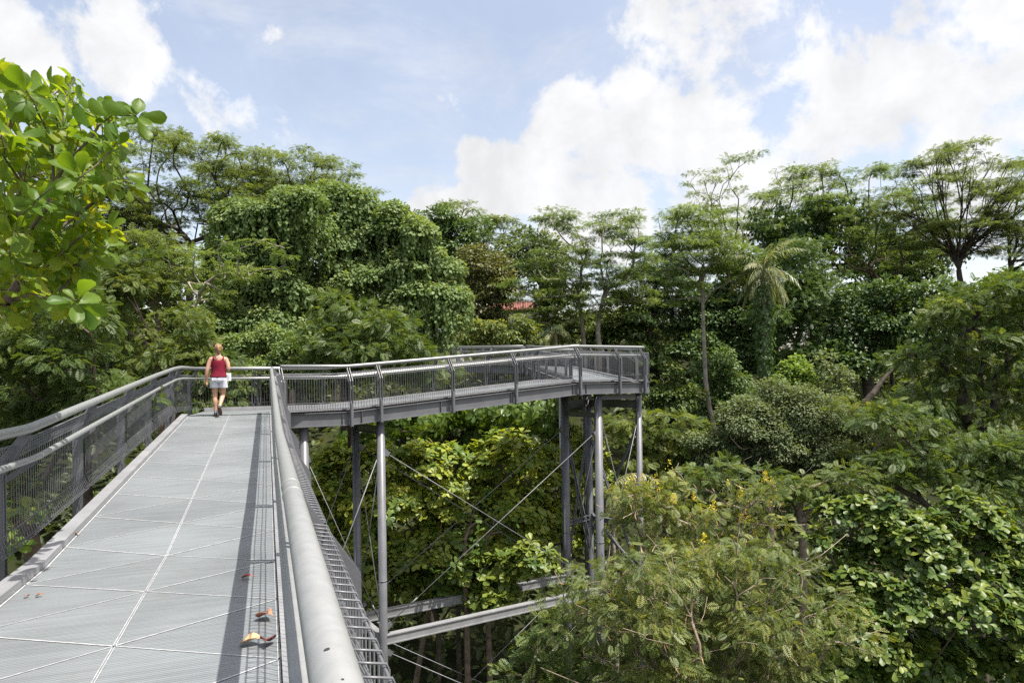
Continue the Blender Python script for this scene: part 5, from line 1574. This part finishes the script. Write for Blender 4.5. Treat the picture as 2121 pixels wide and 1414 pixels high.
m = MB(); m.tube([wp(0, .112, 1.53), wp(0, .132, 1.50), wp(0, .115, 1.492)], [.008, .013, .01], 8); m.build('nose', SKIN, woman)
EYE_M = noise_mat('eye_dark', (.03, .025, .02), (.05, .04, .03), 5, .3)
for sx in (-1, 1):
    m = MB(); m.tube([wp(sx*.03-.012, .108, 1.535), wp(sx*.03+.012, .108, 1.535)], .008, 8); m.build('eye', EYE_M, woman)
m = MB(); m.tube([wp(-.022, .108, 1.465), wp(0, .112, 1.463), wp(.022, .108, 1.465)], .006, 8); m.build('mouth', noise_mat('lip', (.4, .15, .13), (.45, .18, .15), 5, .5), woman)

# shoes: heel, ball and toe sections along a foot direction
def shoe(ank, fwd, up, root):
    fwd = np.asarray(fwd, float); fwd /= np.linalg.norm(fwd); up = np.asarray(up, float); up -= fwd*np.dot(up, fwd); up /= np.linalg.norm(up)
    sdv = np.cross(fwd, up)
    def q(f, u, s_): return wp(*(np.asarray(ank) + fwd*f + up*u + sdv*s_))
    def sec(f, hw, top, bot):
        R = []
        for i in range(16):
            t = 2*math.pi*i/16
            c, s_ = math.cos(t), math.sin(t)
            u = (top+bot)/2 + (top-bot)/2*(abs(s_)**.7)*(1 if s_ > 0 else -1)
            R.append(q(f, u, hw*(abs(c)**.7)*(1 if c > 0 else -1)))
        return R
    m = MB(); m.rings([sec(-.062, .022, -.02, -.068), sec(-.05, .034, .0, -.07), sec(-.02, .038, .012, -.07), (sec(.03, .038, .0, -.07)), sec(.08, .043, -.022, -.07), sec(.125, .042, -.04, -.07), (sec(.16, .030, -.05, -.068)), sec(.172, .014, -.054, -.064)])
    s1 = m.build('shoe', SHOE, root)
    m = MB(); m.rings([sec(-.068, .024, -.066, -.088), sec(-.05, .038, -.066, -.092), sec(.03, .041, -.066, -.09), sec(.09, .047, -.066, -.092), sec(.14, .042, -.064, -.09), sec(.178, .018, -.062, -.08)])
    m.build('sole', SOLE, s1)
    m = MB(); m.tube([q(-.008, -.01, 0), q(-.004, .045, 0)], [.036, .037], 12, False); m.build('sock', SOCK, root)
shoe((-.07, -.015, .092), (-.08, 1, 0), (0, 0, 1), woman)
shoe((.024, -.235, .225), (.10, .52, -.80), (0, .80, .52), woman)
HAZE = 0.0
CLOUD, SKYMUL, EXPO = 3.4, (1.12, .94, .80), 1.0
# ================================================================== sky, sun, camera settings
SUN_EL, SUN_AZ = math.radians(67.5), math.radians(117)     # azimuth clockwise from straight ahead
sd_ = Vector((math.sin(SUN_AZ)*math.cos(SUN_EL), math.cos(SUN_AZ)*math.cos(SUN_EL), math.sin(SUN_EL)))
ld = bpy.data.lights.new('sun', 'SUN')
ld.energy = 4.0
ld.angle = math.radians(0.55)
ld.color = (1.0, 0.955, 0.89)
lo = bpy.data.objects.new('sun', ld)
lo.rotation_euler = (-sd_).to_track_quat('-Z', 'Y').to_euler()
lo.location = (30, 10, 80)
COL.objects.link(lo)

world = bpy.data.worlds.new('World')
scene.world = world
world.use_nodes = True
nt = world.node_tree
N = nt.nodes.new
bg = nt.nodes['Background']
bg.inputs['Strength'].default_value = 0.15
sky = N('ShaderNodeTexSky')
sky.sky_type = 'NISHITA'
sky.sun_disc = False
sky.sun_elevation = SUN_EL
sky.sun_rotation = SUN_AZ
sky.air_density = 1.0
sky.dust_density = 2.2
sky.ozone_density = 1.6
tc = N('ShaderNodeTexCoord')
nrm_ = N('ShaderNodeVectorMath'); nrm_.operation = 'NORMALIZE'
nt.links.new(tc.outputs['Generated'], nrm_.inputs[0])

def mth(op, a, b=None, c=None, clamp=False):
    n = N('ShaderNodeMath'); n.operation = op; n.use_clamp = clamp
    for i, v in enumerate((a, b, c)):
        if v is None: continue
        if isinstance(v, (int, float)): n.inputs[i].default_value = v
        else: nt.links.new(v, n.inputs[i])
    return n.outputs[0]
def wnoise(scale, detail, rough=.55, dist=0.0, off=(0, 0, 0), stretch=(1, 1, 1)):
    mp = N('ShaderNodeMapping'); mp.inputs['Location'].default_value = off; mp.inputs['Scale'].default_value = stretch
    nt.links.new(nrm_.outputs[0], mp.inputs['Vector'])
    n = N('ShaderNodeTexNoise'); n.inputs['Scale'].default_value = scale; n.inputs['Detail'].default_value = detail; n.inputs['Roughness'].default_value = rough; n.inputs['Distortion'].default_value = dist
    nt.links.new(mp.outputs[0], n.inputs['Vector'])
    return n.outputs['Fac']

def cloud_blob(px, py, r, k):
    d = P(px, py, 1.0) - np.array([0, 0, EYE]); d = d/np.linalg.norm(d)
    v = N('ShaderNodeVectorMath'); v.operation = 'DISTANCE'
    nt.links.new(nrm_.outputs[0], v.inputs[0]); v.inputs[1].default_value = tuple(d)
    mr = N('ShaderNodeMapRange'); mr.interpolation_type = 'SMOOTHSTEP'
    rr = r / F
    mr.inputs[1].default_value = rr*1.12; mr.inputs[2].default_value = rr*.25; mr.inputs[3].default_value = 0; mr.inputs[4].default_value = k
    nt.links.new(v.outputs['Value'], mr.inputs[0])
    return mr.outputs[0]

blobs = [(40, 110, 130, 1.3), (230, 130, 115, 1), (180, 40, 150, .85), (300, 20, 80, .6), (20, 10, 90, .4),
         (1180, 290, 160, 1.3), (1330, 270, 160, 1.3), (1480, 290, 170, 1.2), (1250, 400, 200, 1.3), (1470, 420, 220, 1), (1075, 370, 120, 1.25), (985, 335, 70, 1.0), (1640, 340, 170, .85), (900, 440, 90, 1.25), (985, 430, 80, 1.2), (830, 440, 40, .5),
         (1420, 90, 190, .66), (1620, 70, 200, .70), (1830, 170, 230, 1.0), (2050, 130, 250, 1.0), (1780, 330, 150, .7), (2000, 330, 200, .7), (2150, 250, 200, .75), (1950, 20, 170, .7), (1300, 60, 80, .45),
         (1075, 40, 60, .4), (1060, 140, 60, .25), (450, 235, 110, .4), (700, 560, 300, .4), (300, 560, 220, .6), (-400, 100, 400, .8), (2700, 200, 500, .8), (900, -900, 500, .5), (1700, -600, 500, .7)]
acc = None
for b in blobs:
    o = cloud_blob(*b)
    acc = o if acc is None else mth('SMOOTH_MAX', acc, o, .12)
n1 = wnoise(6.5, 10, .62, .35, (3.1, 1.7, .4))
n2 = wnoise(16.0, 8, .62, .2, (7.1, .7, 2.4))
wisp = wnoise(3.2, 10, .66, .6, (1.1, 4.7, 9.4), (1.0, 1.0, 2.6))
dens = mth('ADD', acc, mth('MULTIPLY_ADD', n1, 3.0, -1.76))
dens = mth('ADD', dens, mth('MULTIPLY_ADD', n2, 1.1, -.55))
mr = N('ShaderNodeMapRange'); mr.interpolation_type = 'SMOOTHSTEP'
mr.inputs[1].default_value = .13; mr.inputs[2].default_value = .66
nt.links.new(dens, mr.inputs[0])
veil = N('ShaderNodeMapRange'); veil.interpolation_type = 'SMOOTHSTEP'
veil.inputs[1].default_value = .42; veil.inputs[2].default_value = .78; veil.inputs[3].default_value = .16; veil.inputs[4].default_value = .60
nt.links.new(wisp, veil.inputs[0])
cov = mth('MAXIMUM', mr.outputs[0], veil.outputs[0])
# brightness inside the cloud: thick cores a little greyer, billows by noise
shade = N('ShaderNodeMapRange')
nb_ = wnoise(7.0, 8, .6, .3, (2.2, 5.1, 1.0))
shade.inputs[1].default_value = .36; shade.inputs[2].default_value = .62; shade.inputs[3].default_value = 0.82; shade.inputs[4].default_value = 1.04
nt.links.new(nb_, shade.inputs[0])
cc = N('ShaderNodeVectorMath'); cc.operation = 'SCALE'
cc.inputs[0].default_value = (CLOUD, CLOUD*1.005, CLOUD*1.02)
nt.links.new(shade.outputs[0], cc.inputs['Scale'])
mix = N('ShaderNodeMix'); mix.data_type = 'RGBA'
nt.links.new(cov, mix.inputs[0])
skm = N('ShaderNodeVectorMath'); skm.operation = 'MULTIPLY'
skm.inputs[1].default_value = SKYMUL
nt.links.new(sky.outputs[0], skm.inputs[0])
nt.links.new(skm.outputs[0], mix.inputs[6]); nt.links.new(cc.outputs[0], mix.inputs[7])
nt.links.new(mix.outputs[2], bg.inputs['Color'])

vs = scene.view_settings
scene.display_settings.display_device = 'sRGB'
vs.view_transform = 'Standard'
vs.look = 'None'
vs.exposure = EXPO
vs.gamma = 1.0
vs.use_curve_mapping = False
scene.render.engine = 'CYCLES'
cy = scene.cycles
cy.use_denoising = False
cy.max_bounces = 8
cy.diffuse_bounces = 6
cy.glossy_bounces = 2
cy.transmission_bounces = 4
cy.transparent_max_bounces = 4
cy.caustics_reflective = False
cy.caustics_refractive = False
cy.sample_clamp_indirect = 6
scene.render.use_persistent_data = False
def haze():
    m = bpy.data.materials.new('haze'); m.use_nodes = True
    t = m.node_tree
    t.nodes.remove(t.nodes['Principled BSDF'])
    v = t.nodes.new('ShaderNodeVolumePrincipled')
    v.inputs['Color'].default_value = (.86, .92, 1.0, 1)
    v.inputs['Density'].default_value = HAZE
    v.inputs['Anisotropy'].default_value = .2
    t.links.new(v.outputs[0], t.nodes['Material Output'].inputs['Volume'])
    mb = MB(); mb.box((-150, -25, -5), (300, 0, 0), (0, 345, 0), (0, 0, 50))
    o = mb.build('haze', m)
    tag(o, 'thin humid air over the valley', None, None, 'stuff')
if HAZE:
    haze()
print('LEAF FACES', NLEAF[0])
